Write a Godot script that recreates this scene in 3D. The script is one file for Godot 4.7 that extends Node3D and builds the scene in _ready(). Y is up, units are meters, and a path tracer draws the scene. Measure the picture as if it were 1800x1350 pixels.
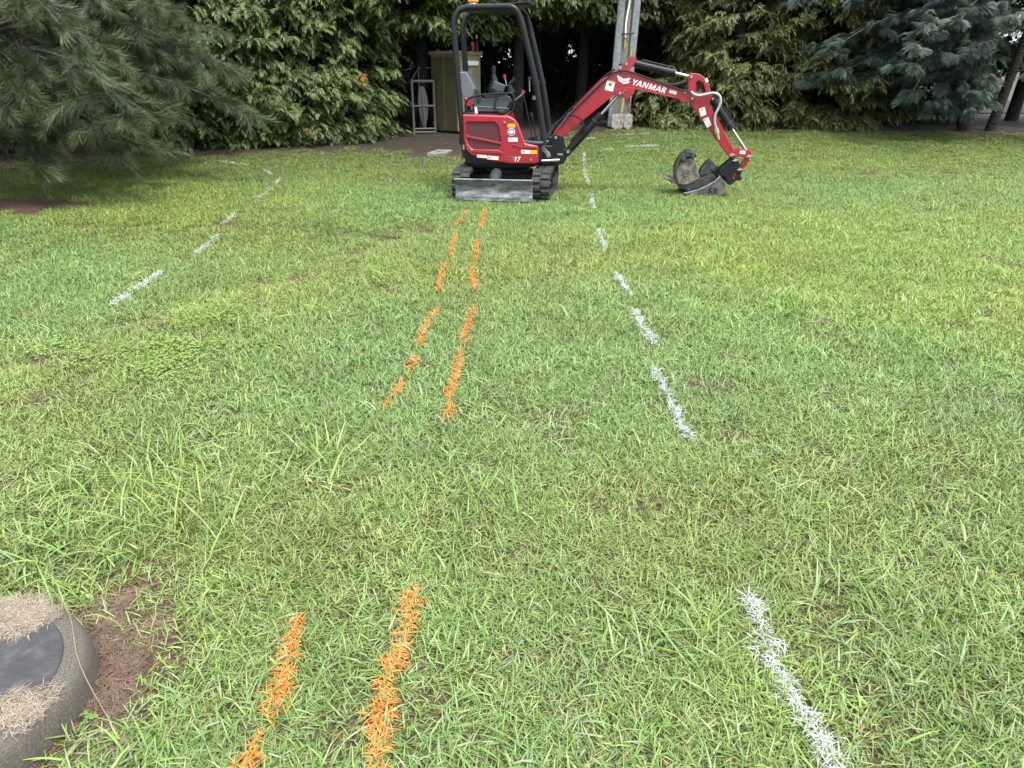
extends Node3D

var rng := RandomNumberGenerator.new()
var M := {}
var noise_a := FastNoiseLite.new()
var noise_b := FastNoiseLite.new()
var noise_c := FastNoiseLite.new()

# ---------------------------------------------------------------- small helpers

func lin(r: float, g: float, b: float) -> Color:
	return Color(r, g, b).linear_to_srgb()

func mat(called: String, c: Color, rough := 0.5, metal := 0.0) -> StandardMaterial3D:
	var m := StandardMaterial3D.new()
	m.resource_name = called
	m.albedo_color = c
	m.roughness = rough
	m.metallic = metal
	M[called] = m
	return m

func noise_tex(size: int, freq: float, seed_: int, colors: Array, stops: Array, octaves := 4, normal := false, bump := 4.0) -> NoiseTexture2D:
	var n := FastNoiseLite.new()
	n.seed = seed_
	n.frequency = freq
	n.noise_type = FastNoiseLite.TYPE_SIMPLEX_SMOOTH
	n.fractal_octaves = octaves
	var t := NoiseTexture2D.new()
	t.width = size
	t.height = size
	t.seamless = true
	t.noise = n
	if normal:
		t.as_normal_map = true
		t.bump_strength = bump
	elif colors.size():
		var g := Gradient.new()
		g.offsets = PackedFloat32Array(stops)
		g.colors = PackedColorArray(colors)
		t.color_ramp = g
	return t

func tex_mat(called: String, tex: Texture2D, scale: float, rough: float, metal := 0.0, nrm: Texture2D = null, nscale := 1.0) -> StandardMaterial3D:
	var m := mat(called, Color.WHITE, rough, metal)
	m.albedo_texture = tex
	m.uv1_triplanar = true
	m.uv1_scale = Vector3.ONE * scale
	if nrm:
		m.normal_enabled = true
		m.normal_texture = nrm
		m.normal_scale = nscale
	return m

func begin() -> SurfaceTool:
	var st := SurfaceTool.new()
	st.begin(Mesh.PRIMITIVE_TRIANGLES)
	return st

func tri(st: SurfaceTool, a: Vector3, b: Vector3, c: Vector3, na: Vector3, nb: Vector3, nc: Vector3) -> void:
	var g := (b - a).cross(c - a)
	if g.length_squared() < 1e-16:
		return
	if g.dot(na + nb + nc) > 0.0:
		st.set_normal(na); st.add_vertex(a)
		st.set_normal(nc); st.add_vertex(c)
		st.set_normal(nb); st.add_vertex(b)
	else:
		st.set_normal(na); st.add_vertex(a)
		st.set_normal(nb); st.add_vertex(b)
		st.set_normal(nc); st.add_vertex(c)

func quad(st: SurfaceTool, a: Vector3, b: Vector3, c: Vector3, d: Vector3, na: Vector3, nb: Vector3, nc: Vector3, nd: Vector3) -> void:
	tri(st, a, b, c, na, nb, nc)
	tri(st, a, c, d, na, nc, nd)

# corners [x, y, radius] -> outline with filleted corners, counter-clockwise
func rounded(pts: Array, steps := 5) -> PackedVector2Array:
	var out := PackedVector2Array()
	var n := pts.size()
	for i in n:
		var p := Vector2(pts[i][0], pts[i][1])
		var r: float = pts[i][2] if pts[i].size() > 2 else 0.0
		var a := Vector2(pts[(i + n - 1) % n][0], pts[(i + n - 1) % n][1])
		var b := Vector2(pts[(i + 1) % n][0], pts[(i + 1) % n][1])
		var u := (a - p).normalized()
		var v := (b - p).normalized()
		var ang := acos(clampf(u.dot(v), -1, 1))
		if r <= 0.0 or ang > PI - 0.05:
			out.append(p)
			continue
		var cut := minf(r / tan(ang / 2.0), 0.48 * minf((a - p).length(), (b - p).length()))
		var s := p + u * cut
		var e := p + v * cut
		for k in steps + 1:
			var t := float(k) / steps
			out.append(s.lerp(p, t).lerp(p.lerp(e, t), t))
	if area2(out) < 0.0:
		out.reverse()
	return out

func area2(p: PackedVector2Array) -> float:
	var s := 0.0
	for i in p.size():
		s += p[i].cross(p[(i + 1) % p.size()])
	return s

func inset(p: PackedVector2Array, d: float) -> PackedVector2Array:
	var out := PackedVector2Array()
	var n := p.size()
	for i in n:
		var e0 := (p[i] - p[(i + n - 1) % n]).normalized()
		var e1 := (p[(i + 1) % n] - p[i]).normalized()
		var n0 := Vector2(-e0.y, e0.x)
		var n1 := Vector2(-e1.y, e1.x)
		var m := (n0 + n1).normalized()
		out.append(p[i] + m * d / maxf(0.4, m.dot(n0)))
	return out

func loop_walls(st: SurfaceTool, p: PackedVector2Array, q: PackedVector2Array, z0: float, z1: float, bev: float, xf: Transform3D, outward: float) -> void:
	var n := p.size()
	var en: Array[Vector2] = []
	for i in n:
		var e := (p[(i + 1) % n] - p[i]).normalized()
		en.append(Vector2(e.y, -e.x) * outward)
	for i in n:
		var j := (i + 1) % n
		var a := en[i]
		var na := a
		var nb := a
		var prev := en[(i + n - 1) % n]
		var next := en[j]
		if a.dot(prev) > 0.8:
			na = (a + prev).normalized()
		if a.dot(next) > 0.8:
			nb = (a + next).normalized()
		var A := xf.basis * Vector3(na.x, na.y, 0)
		var B := xf.basis * Vector3(nb.x, nb.y, 0)
		quad(st, xf * Vector3(p[i].x, p[i].y, z0 + bev), xf * Vector3(p[j].x, p[j].y, z0 + bev), xf * Vector3(p[j].x, p[j].y, z1 - bev), xf * Vector3(p[i].x, p[i].y, z1 - bev), A, B, B, A)
		if bev > 0.0:
			for s in [[z1 - bev, z1, 1.0], [z0 + bev, z0, -1.0]]:
				var up: Vector3 = xf.basis * Vector3(0, 0, s[2])
				var A2 := (A + up).normalized()
				var B2 := (B + up).normalized()
				quad(st, xf * Vector3(p[i].x, p[i].y, s[0]), xf * Vector3(p[j].x, p[j].y, s[0]), xf * Vector3(q[j].x, q[j].y, s[1]), xf * Vector3(q[i].x, q[i].y, s[1]), A2, B2, B2, A2)

# outline extruded from z0 to z1 with chamfered edges, optionally with one hole
func ext(st: SurfaceTool, outline: PackedVector2Array, z0: float, z1: float, bev := 0.003, xf := Transform3D.IDENTITY, hole := PackedVector2Array()) -> void:
	var p := outline.duplicate()
	if area2(p) < 0.0:
		p.reverse()
	while bev > 0.0 and hole.is_empty() and Geometry2D.triangulate_polygon(inset(p, bev)).is_empty():
		bev = bev * 0.6 if bev > 0.0008 else 0.0
	var q := inset(p, bev) if bev > 0.0 else p
	loop_walls(st, p, q, z0, z1, bev, xf, 1.0)
	var cap := q
	if hole.size():
		var h := hole.duplicate()
		if area2(h) < 0.0:
			h.reverse()
		var hq := inset(h, -bev) if bev > 0.0 else h
		loop_walls(st, h, hq, z0, z1, bev, xf, -1.0)
		var bi := 0
		var bj := 0
		var best := INF
		for i in q.size():
			for j in hq.size():
				if q[i].distance_to(hq[j]) < best:
					best = q[i].distance_to(hq[j]); bi = i; bj = j
		cap = PackedVector2Array()
		var side := (q[bi] - hq[bj]).orthogonal().normalized() * 0.0001
		for k in q.size():
			cap.append(q[(bi + k) % q.size()])
		cap.append(q[bi] + side)
		cap[0] = q[bi] - side
		cap.append(hq[bj] + side)
		for k in range(1, hq.size()):
			cap.append(hq[(bj - k + hq.size()) % hq.size()])
		cap.append(hq[bj] - side)
	var idx := Geometry2D.triangulate_polygon(cap)
	if idx.is_empty():
		print("no cap ", cap)
	for s in [[z1, 1.0], [z0, -1.0]]:
		var nn: Vector3 = xf.basis * Vector3(0, 0, s[1])
		for k in range(0, idx.size(), 3):
			tri(st, xf * Vector3(cap[idx[k]].x, cap[idx[k]].y, s[0]), xf * Vector3(cap[idx[k + 1]].x, cap[idx[k + 1]].y, s[0]), xf * Vector3(cap[idx[k + 2]].x, cap[idx[k + 2]].y, s[0]), nn, nn, nn)

func rect(w: float, h: float, r := 0.0) -> PackedVector2Array:
	return rounded([[-w / 2, -h / 2, r], [w / 2, -h / 2, r], [w / 2, h / 2, r], [-w / 2, h / 2, r]], 3)

func box(st: SurfaceTool, c: Vector3, s: Vector3, bev := 0.004, basis := Basis.IDENTITY, r := 0.0) -> void:
	ext(st, rect(s.x, s.y, r), -s.z / 2, s.z / 2, bev, Transform3D(basis, c))

func tube(st: SurfaceTool, pts: Array, rad: Variant, seg := 10, caps := true) -> void:
	var n := pts.size()
	var prev := Vector3.ZERO
	var rings: Array = []
	for i in n:
		var t: Vector3
		if i == 0:
			t = pts[1] - pts[0]
		elif i == n - 1:
			t = pts[n - 1] - pts[n - 2]
		else:
			t = (pts[i + 1] - pts[i]).normalized() + (pts[i] - pts[i - 1]).normalized()
		t = t.normalized()
		if i == 0:
			prev = t.cross(Vector3(0.31, 0.27, 0.91)).normalized()
			if prev.length() < 0.1:
				prev = t.cross(Vector3.UP).normalized()
		prev = (prev - t * prev.dot(t)).normalized()
		var b := t.cross(prev)
		var r: float = rad[i] if rad is Array else rad
		var ring: Array = []
		for k in seg:
			var a := TAU * k / seg
			var d := prev * cos(a) + b * sin(a)
			ring.append([pts[i] + d * r, d])
		rings.append(ring)
	for i in n - 1:
		for k in seg:
			var l := (k + 1) % seg
			quad(st, rings[i][k][0], rings[i][l][0], rings[i + 1][l][0], rings[i + 1][k][0], rings[i][k][1], rings[i][l][1], rings[i + 1][l][1], rings[i + 1][k][1])
	if caps:
		for e in [[0, (pts[0] - pts[1]).normalized()], [n - 1, (pts[n - 1] - pts[n - 2]).normalized()]]:
			for k in range(1, seg - 1):
				tri(st, rings[e[0]][0][0], rings[e[0]][k][0], rings[e[0]][k + 1][0], e[1], e[1], e[1])

func rod(st: SurfaceTool, a: Vector3, b: Vector3, r: float, seg := 14) -> void:
	var c := minf(r * 0.2, 0.004)
	var d := (b - a).normalized()
	tube(st, [a, a + d * c, b - d * c, b], [r - c, r, r, r - c], seg)

func smooth(pts: Array, n := 6) -> Array:
	var out: Array = []
	for i in pts.size() - 1:
		var p0: Vector3 = pts[maxi(i - 1, 0)]
		var p1: Vector3 = pts[i]
		var p2: Vector3 = pts[i + 1]
		var p3: Vector3 = pts[mini(i + 2, pts.size() - 1)]
		for k in n:
			out.append(p1.cubic_interpolate(p2, p0, p3, float(k) / n))
	out.append(pts[pts.size() - 1])
	return out

func lathe(st: SurfaceTool, prof: Array, seg: int, xf := Transform3D.IDENTITY) -> void:
	for i in prof.size() - 1:
		var p: Vector2 = prof[i]
		var q: Vector2 = prof[i + 1]
		var d := (q - p).normalized()
		var nn := Vector2(d.y, -d.x)
		for k in seg:
			var a := TAU * k / seg
			var b := TAU * (k + 1) / seg
			var ca := Vector3(cos(a), 0, sin(a))
			var cb := Vector3(cos(b), 0, sin(b))
			var na := xf.basis * (ca * nn.x + Vector3.UP * nn.y)
			var nb := xf.basis * (cb * nn.x + Vector3.UP * nn.y)
			quad(st, xf * (ca * p.x + Vector3.UP * p.y), xf * (cb * p.x + Vector3.UP * p.y), xf * (cb * q.x + Vector3.UP * q.y), xf * (ca * q.x + Vector3.UP * q.y), na, nb, nb, na)

# closed rings of equal length joined into a skin (smooth along it), capped at both ends
func loft(st: SurfaceTool, rings: Array) -> void:
	var m: int = rings[0].size()
	var cen := Vector3.ZERO
	for r in rings:
		for p in r:
			cen += p
	cen /= m * rings.size()
	var nr: Array = []
	for i in rings.size():
		var row: Array = []
		for k in m:
			var along: Vector3 = rings[mini(i + 1, rings.size() - 1)][k] - rings[maxi(i - 1, 0)][k]
			var across: Vector3 = rings[i][(k + 1) % m] - rings[i][(k + m - 1) % m]
			var nn := along.cross(across).normalized()
			if nn.dot(rings[i][k] - cen) < 0.0:
				nn = -nn
			row.append(nn)
		nr.append(row)
	for i in rings.size() - 1:
		for k in m:
			var l := (k + 1) % m
			quad(st, rings[i][k], rings[i][l], rings[i + 1][l], rings[i + 1][k], nr[i][k], nr[i][l], nr[i + 1][l], nr[i + 1][k])
	for e in [[0, -1.0], [rings.size() - 1, 1.0]]:
		var c := Vector3.ZERO
		for p in rings[e[0]]:
			c += p
		c /= m
		var nn: Vector3 = (c - cen).normalized()
		var g := Vector3.ZERO
		for k in m:
			g += (rings[e[0]][k] - c).cross(rings[e[0]][(k + 1) % m] - c)
		g = g.normalized()
		if g.dot(nn) < 0.0:
			g = -g
		for k in m:
			tri(st, c, rings[e[0]][k], rings[e[0]][(k + 1) % m], g, g, g)

func obj(called: String, shape: Variant, m: Material, parent: Node = self, at := Transform3D.IDENTITY) -> MeshInstance3D:
	var o := MeshInstance3D.new()
	o.name = called
	o.mesh = shape.commit() if shape is SurfaceTool else shape
	o.material_override = m
	o.transform = at
	parent.add_child(o, true)
	return o

var taken := {}

func numbered(called: String) -> String:
	if not taken.has(called):
		taken[called] = 0
		return called
	taken[called] += 1
	return "%s_%03d" % [called, taken[called]]

func tag(o: Node, label: String, category := "", group := "", kind := "") -> Node:
	o.set_meta("label", label)
	if category: o.set_meta("category", category)
	if group: o.set_meta("group", group)
	if kind: o.set_meta("kind", kind)
	return o

func thing(called: String, label: String, category: String, at := Vector3.ZERO, turn := 0.0, group := "") -> Node3D:
	var o := Node3D.new()
	o.name = numbered(called)
	add_child(o)
	o.position = at
	o.rotation.y = turn
	tag(o, label, category, group)
	return o

# ---------------------------------------------------------------- the lie of the land

func rise(x: float, z: float) -> float:
	var g := 0.4 * smoothstep(11.0, 19.0, -z)
	g += 0.012 * noise_a.get_noise_2d(x * 40.0, z * 40.0)
	# a low bank on the left: the far side lies a little lower than the near side
	g -= 0.09 * smoothstep(0.10, -0.12, x - bank(z)) * smoothstep(-3.0, -3.9, z) * smoothstep(-8.6, -7.0, z) * smoothstep(-7.0, -3.6, x)
	var d := (z + 5.58) * 0.55 - (x + 1.93) * -0.82
	return g

func bank(z: float) -> float:
	var k := [[-3.0, -3.2], [-3.72, -2.92], [-4.49, -2.66], [-5.58, -1.93], [-7.67, -0.98], [-9.5, -0.3]]
	for i in k.size() - 1:
		if z > k[i + 1][0]:
			return lerpf(k[i][1], k[i + 1][1], clampf((z - k[i][0]) / (k[i + 1][0] - k[i][0]), 0, 1)) + 0.12 * noise_b.get_noise_1d(z * 90.0)
	return 0.0

func lawn_back(x: float) -> float:
	var k := [[-12.0, -12.8], [-9.0, -13.4], [-6.0, -14.0], [-4.0, -14.6], [-2.6, -14.6], [-1.3, -13.9], [0.0, -14.8], [1.5, -16.6], [3.0, -17.7], [5.0, -17.3], [8.0, -16.7], [13.0, -16.4]]
	for i in k.size() - 1:
		if x < k[i + 1][0]:
			return lerpf(k[i][1], k[i + 1][1], clampf((x - k[i][0]) / (k[i + 1][0] - k[i][0]), 0, 1))
	return -16.4

const LID := Vector3(-1.515, -0.035, -1.40)

# how much grass grows at a spot, from 0 to 1
func growth(x: float, z: float) -> float:
	var w := 0.35 * noise_a.get_noise_2d(x * 60.0, z * 60.0)
	var g := smoothstep(lawn_back(x) - 0.2, lawn_back(x) + 1.4, z + w)
	var dl := Vector2(x - LID.x, z - LID.z)
	var r := dl.length()
	var ang := atan2(dl.y, dl.x)
	var reach := 0.37 + 0.18 * exp(-pow((ang + 0.75) / 0.6, 2.0)) + 0.10 * exp(-pow((ang - 0.1) / 0.5, 2.0)) + 0.04 * noise_b.get_noise_2d(x * 300.0, z * 300.0)
	g *= smoothstep(reach - 0.04, reach + 0.08, r)
	g *= smoothstep(0.35, 1.1, Vector2((x + 6.5) * 0.8, z + 9.2).length() + w)
	g *= 1.0 - 0.6 * smoothstep(0.36, 0.6, noise_b.get_noise_2d(x * 55.0 + 90.0, z * 55.0))
	g *= 1.0 - 0.9 * exp(-pow((x - bank(z) + 0.08) / 0.20, 4.0)) * smoothstep(-3.2, -4.2, z) * smoothstep(-8.4, -7.2, z)
	return g

func seen(x: float, z: float, pad := 0.5) -> bool:
	return z < -0.75 and absf(x) < 0.74 * (-z * 0.914 + 0.65) + pad

# ---------------------------------------------------------------- leaves and blades

class Leaves:
	var v := PackedVector3Array()
	var n := PackedVector3Array()
	var c := PackedColorArray()
	var i := PackedInt32Array()
	func mesh() -> ArrayMesh:
		var a := []
		a.resize(Mesh.ARRAY_MAX)
		a[Mesh.ARRAY_VERTEX] = v
		a[Mesh.ARRAY_NORMAL] = n
		a[Mesh.ARRAY_COLOR] = c
		a[Mesh.ARRAY_INDEX] = i
		var m := ArrayMesh.new()
		m.add_surface_from_arrays(Mesh.PRIMITIVE_TRIANGLES, a)
		return m

# a bent strip that narrows to a tip: heading, first elevation, bend per step (radians), width, and colours
func blade(L: Leaves, at: Vector3, heading: float, elev: float, bend: float, length: float, width: float, c0: Color, c1: Color, segs := 3, roll := 0.0, belly := 1.0) -> void:
	var h := Vector3(cos(heading), 0, sin(heading))
	var side := Vector3(-h.z, 0, h.x)
	var p := at
	var e := elev
	var first := L.v.size()
	for k in segs + 1:
		var t := float(k) / segs
		var dir := h * cos(e) + Vector3.UP * sin(e)
		var nn := side.cross(dir)
		if nn.y < 0.0: nn = -nn
		var s := side * cos(roll) + nn * sin(roll)
		var nr := (nn * cos(roll) - side * sin(roll)).normalized()
		var w := width * 0.5 * lerpf(0.75 if belly <= 1.0 else 0.4, belly, minf(1.0, t * 3.0)) * (1.0 - pow(t, 2.2))
		var col := c0.lerp(c1, t)
		if k == segs:
			L.v.append(p); L.n.append(nr); L.c.append(col)
		else:
			L.v.append(p - s * w); L.n.append((nr - s * 0.25).normalized()); L.c.append(col)
			L.v.append(p + s * w); L.n.append((nr + s * 0.25).normalized()); L.c.append(col)
		p += dir * (length / segs)
		e -= bend
	for k in segs:
		var a := first + 2 * k
		var flip := (L.v[a + 1] - L.v[a]).cross(L.v[a + 2] - L.v[a]).dot(L.n[a]) > 0.0
		if k == segs - 1:
			L.i.append_array(PackedInt32Array([a, a + 2, a + 1] if flip else [a, a + 1, a + 2]))
		else:
			L.i.append_array(PackedInt32Array([a, a + 2, a + 1, a + 1, a + 2, a + 3] if flip else [a, a + 1, a + 2, a + 1, a + 3, a + 2]))

func vary(c: Color, f: float) -> Color:
	var k := 1.0 + rng.randf_range(-f, f)
	return Color(c.r * k * (1.0 + rng.randf_range(-f, f) * 0.5), c.g * k, c.b * k * (1.0 + rng.randf_range(-f, f) * 0.6))

func disc(r: float) -> Vector3:
	var a := rng.randf() * TAU
	var q := r * sqrt(rng.randf())
	return Vector3(cos(a) * q, 0, sin(a) * q)

func lawn_patch(count: int, r: float, len0: float, len1: float, w0: float, w1: float, greens: Array, dry: float, flat: float) -> ArrayMesh:
	var L := Leaves.new()
	for k in count:
		var at := disc(r)
		at.y = -0.004
		var g: Color = greens[rng.randi() % greens.size()]
		var straw := rng.randf() < dry
		if straw:
			g = Color(0.26, 0.22, 0.12) if rng.randf() < 0.7 else Color(0.14, 0.10, 0.05)
		g = vary(g, 0.22)
		var elev := rng.randf_range(0.15, 1.45) * (1.0 - flat * rng.randf())
		var length := rng.randf_range(len0, len1)
		if straw:
			elev *= 0.35
		blade(L, at, rng.randf() * TAU, elev, rng.randf_range(0.02, 0.36), length, rng.randf_range(w0, w1), g * Color(0.8, 0.8, 0.7), g, 3, rng.randf_range(-0.5, 0.5))
	return L.mesh()

func leaf_mat(called: String, rough := 0.45, back := 0.35) -> StandardMaterial3D:
	var m := mat(called, Color.WHITE, rough)
	m.vertex_color_use_as_albedo = true
	m.cull_mode = BaseMaterial3D.CULL_DISABLED
	m.backlight_enabled = true
	m.backlight = Color(back, back, back * 0.8)
	return m

func weed_patch() -> ArrayMesh:
	var L := Leaves.new()
	for k in 60:
		var at := disc(0.15) + Vector3.UP * rng.randf_range(0.02, 0.05)
		var c := vary(Color(0.12, 0.20, 0.045), 0.2)
		for q in 3:
			blade(L, at, TAU * q / 3.0 + rng.randf(), 0.3, 0.35, 0.014, 0.011, c, c, 3, 0.0, 1.3)
	return L.mesh()

func scatter(called: String, mesh: Mesh, m: Material, spots: Array, tints: Array, parent: Node = self) -> MultiMeshInstance3D:
	var mm := MultiMesh.new()
	mm.transform_format = MultiMesh.TRANSFORM_3D
	mm.use_colors = true
	mm.mesh = mesh
	mm.instance_count = spots.size()
	for k in spots.size():
		mm.set_instance_transform(k, spots[k])
		mm.set_instance_color(k, tints[k])
	var o := MultiMeshInstance3D.new()
	o.name = called
	o.multimesh = mm
	o.material_override = m
	o.set_meta("kind", "stuff")
	parent.add_child(o, true)
	return o

func turned(yaw: float, s: float, tilt := 0.0) -> Basis:
	return Basis(Vector3.UP, yaw) * Basis(Vector3.RIGHT, tilt) * Basis.from_scale(Vector3.ONE * s)

# ================================================================ the scene

func _ready() -> void:
	rng.seed = 17
	noise_a.seed = 3; noise_a.frequency = 0.01; noise_a.noise_type = FastNoiseLite.TYPE_SIMPLEX_SMOOTH; noise_a.fractal_octaves = 3
	noise_b.seed = 8; noise_b.frequency = 0.01; noise_b.noise_type = FastNoiseLite.TYPE_SIMPLEX_SMOOTH; noise_b.fractal_octaves = 3
	noise_c.seed = 21; noise_c.frequency = 0.01; noise_c.noise_type = FastNoiseLite.TYPE_SIMPLEX_SMOOTH; noise_c.fractal_octaves = 2

	var cam := Camera3D.new()
	cam.name = "camera"
	cam.position = Vector3(0, 1.6, 0)
	cam.rotation_degrees = Vector3(-24, 0, 0)
	cam.fov = 56.8
	cam.near = 0.05
	cam.far = 900
	cam.current = true
	add_child(cam)

	var env := Environment.new()
	env.background_mode = Environment.BG_SKY
	var sky := Sky.new()
	var ps := ProceduralSkyMaterial.new()
	ps.sky_top_color = Color(0.95, 0.97, 1.0)
	ps.sky_horizon_color = Color(0.66, 0.68, 0.70)
	ps.sky_curve = 0.6
	ps.ground_bottom_color = Color(0.3, 0.32, 0.25)
	ps.ground_horizon_color = Color(0.55, 0.57, 0.55)
	ps.sun_angle_max = 1.0
	sky.sky_material = ps
	env.sky = sky
	env.background_energy_multiplier = 1.0
	env.tonemap_mode = Environment.TONE_MAPPER_LINEAR
	env.tonemap_exposure = 4.6
	env.sdfgi_enabled = true
	env.ssao_enabled = true
	env.ssil_enabled = true
	var we := WorldEnvironment.new()
	we.name = "world_environment"
	we.environment = env
	add_child(we)

	var sun := DirectionalLight3D.new()
	sun.name = "sun"
	sun.light_energy = 0.5
	sun.light_color = Color(1.0, 0.97, 0.91)
	sun.light_angular_distance = 16.0
	sun.shadow_enabled = true
	sun.rotation_degrees = Vector3(-60, 38, 0)
	add_child(sun)

	materials()
	ground()
	trees()
	grass()
	site_things()
	excavator()
	buckets()
	paint_marks()

func materials() -> void:
	var red := mat("red_paint", lin(0.230, 0.005, 0.015), 0.32)
	red.albedo_texture = noise_tex(256, 0.02, 40, [Color(0.91, 0.92, 0.93), Color(0.97, 0.97, 0.97), Color(1, 1, 1)], [0.25, 0.5, 0.75], 6)
	red.uv1_triplanar = true
	red.uv1_scale = Vector3.ONE * 1.7
	red.clearcoat_enabled = true
	red.clearcoat = 0.4
	red.clearcoat_roughness = 0.12
	mat("grille_red", lin(0.062, 0.010, 0.015), 0.6)
	mat("black_paint", lin(0.016, 0.017, 0.020), 0.38)
	mat("tube_black", lin(0.020, 0.024, 0.029), 0.33)
	mat("dark_plastic", lin(0.024, 0.028, 0.033), 0.5)
	mat("grey_plastic", lin(0.042, 0.050, 0.057), 0.48)
	mat("seat_vinyl", lin(0.085, 0.094, 0.11), 0.55)
	mat("chrome", lin(0.38, 0.375, 0.355), 0.25, 0.9)
	mat("steel", lin(0.26, 0.26, 0.255), 0.42, 0.75)
	mat("silver_sleeve", lin(0.27, 0.295, 0.295), 0.45, 0.2)
	mat("rubber_hose", lin(0.013, 0.013, 0.014), 0.55)
	mat("white_print", lin(0.55, 0.55, 0.55), 0.5)
	mat("black_print", lin(0.012, 0.012, 0.014), 0.5)
	mat("yellow_print", lin(0.45, 0.31, 0.02), 0.5)
	mat("blue_print", lin(0.02, 0.06, 0.36), 0.5)
	mat("sticker_rim", lin(0.36, 0.34, 0.34), 0.5)
	mat("red_knob", lin(0.30, 0.012, 0.02), 0.4)
	mat("amber_lens", lin(0.85, 0.22, 0.02), 0.25)
	mat("green_fitting", lin(0.28, 0.30, 0.20), 0.4, 0.5)
	for k in ["black_paint", "tube_black", "dark_plastic", "grey_plastic", "rubber_hose"]:
		M[k].metallic_specular = 0.3
	M.tube_black.albedo_color = lin(0.011, 0.013, 0.016)
	M.black_paint.albedo_color = lin(0.010, 0.011, 0.013)
	tex_mat("track_rubber", noise_tex(256, 0.03, 4, [Color(0.08, 0.083, 0.087), Color(0.13, 0.133, 0.137), Color(0.24, 0.235, 0.22)], [0.2, 0.6, 0.9]), 3.0, 0.75)
	var wb := tex_mat("worn_blade", scratched(), 1.0, 0.5, 0.25)
	wb.uv1_scale = Vector3(0.95, 2.6, 0.95)
	tex_mat("bucket_steel", noise_tex(256, 0.014, 7, [Color(0.145, 0.15, 0.16), Color(0.19, 0.195, 0.205), Color(0.26, 0.255, 0.25)], [0.3, 0.55, 0.85], 6), 2.0, 0.5, 0.2, noise_tex(256, 0.05, 9, [], [], 3, true, 3.0), 0.3)
	tex_mat("plate_steel", noise_tex(256, 0.02, 36, [Color(0.22, 0.22, 0.225), Color(0.28, 0.278, 0.28), Color(0.36, 0.345, 0.33)], [0.3, 0.55, 0.85], 6), 1.5, 0.5, 0.2)
	tex_mat("muddy_steel", noise_tex(256, 0.015, 11, [Color(0.24, 0.225, 0.21), Color(0.345, 0.315, 0.28), Color(0.44, 0.41, 0.37)], [0.25, 0.5, 0.8], 5), 2.0, 0.75)
	tex_mat("concrete", noise_tex(1024, 0.03, 12, [Color(0.20, 0.19, 0.17), Color(0.255, 0.243, 0.22), Color(0.285, 0.272, 0.245), Color(0.36, 0.34, 0.305)], [0.2, 0.45, 0.6, 0.9], 8), 3.5, 0.9, 0.0, noise_tex(512, 0.06, 13, [], [], 4, true, 6.0), 0.35)
	tex_mat("pale_concrete", noise_tex(256, 0.02, 14, [Color(0.36, 0.355, 0.33), Color(0.47, 0.46, 0.43)], [0.3, 0.7], 5), 1.0, 0.85)
	tex_mat("slate", noise_tex(256, 0.02, 15, [Color(0.12, 0.12, 0.125), Color(0.155, 0.156, 0.162), Color(0.24, 0.235, 0.228)], [0.25, 0.6, 0.9], 5), 2.0, 0.62, 0.0, noise_tex(256, 0.05, 16, [], [], 4, true, 4.0), 0.4)
	tex_mat("galvanised", noise_tex(256, 0.025, 18, [Color(0.41, 0.44, 0.455), Color(0.465, 0.49, 0.505), Color(0.51, 0.535, 0.55)], [0.25, 0.55, 0.85], 4), 1.2, 0.45, 0.5)
	tex_mat("bark", noise_tex(256, 0.02, 19, [Color(0.05, 0.045, 0.04), Color(0.09, 0.08, 0.07), Color(0.16, 0.145, 0.13)], [0.25, 0.55, 0.9], 5), 1.6, 0.9, 0.0, noise_tex(256, 0.03, 20, [], [], 4, true, 8.0), 1.0)
	tex_mat("grey_bark", noise_tex(256, 0.02, 23, [Color(0.17, 0.165, 0.15), Color(0.28, 0.27, 0.25)], [0.3, 0.7], 5), 2.0, 0.9)
	tex_mat("cabinet_paint", noise_tex(256, 0.008, 24, [Color(0.44, 0.43, 0.32), Color(0.49, 0.475, 0.355)], [0.3, 0.7], 5), 1.0, 0.55)
	tex_mat("shaded_door_paint", noise_tex(256, 0.008, 33, [Color(0.21, 0.20, 0.135), Color(0.245, 0.235, 0.16)], [0.3, 0.7], 5), 1.0, 0.55)  # cabinet colour darkened: shade on the door face put into the paint
	tex_mat("pole_concrete", noise_tex(512, 0.03, 34, [Color(0.33, 0.33, 0.325), Color(0.40, 0.40, 0.39), Color(0.47, 0.47, 0.455)], [0.25, 0.5, 0.8], 5), 1.2, 0.85)
	tex_mat("cabinet_lid", noise_tex(256, 0.01, 25, [Color(0.42, 0.41, 0.31), Color(0.47, 0.46, 0.36)], [0.3, 0.7], 4), 1.0, 0.5)
	tex_mat("asphalt", noise_tex(256, 0.05, 26, [Color(0.19, 0.183, 0.195), Color(0.24, 0.232, 0.245)], [0.3, 0.7], 4), 0.6, 1.0)
	M.asphalt.metallic_specular = 0.1
	tex_mat("ash_wood", noise_tex(128, 0.03, 27, [Color(0.34, 0.29, 0.23), Color(0.43, 0.37, 0.30)], [0.3, 0.7], 3), 2.0, 0.7)
	tex_mat("shovel_steel", noise_tex(256, 0.02, 35, [Color(0.32, 0.31, 0.285), Color(0.43, 0.42, 0.405), Color(0.50, 0.49, 0.475)], [0.25, 0.5, 0.8], 5), 2.0, 0.6, 0.2)
	mat("yellow_fibreglass", lin(0.45, 0.23, 0.012), 0.35)
	mat("white_plastic", lin(0.72, 0.71, 0.64), 0.35)
	mat("frame_paint", lin(0.095, 0.092, 0.077), 0.5)
	mat("tarp", lin(0.09, 0.09, 0.085), 0.7)
	leaf_mat("grass_leaf", 0.42, 0.45)
	M.grass_leaf.metallic_specular = 0.4
	leaf_mat("dry_leaf", 0.7, 0.3)
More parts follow.
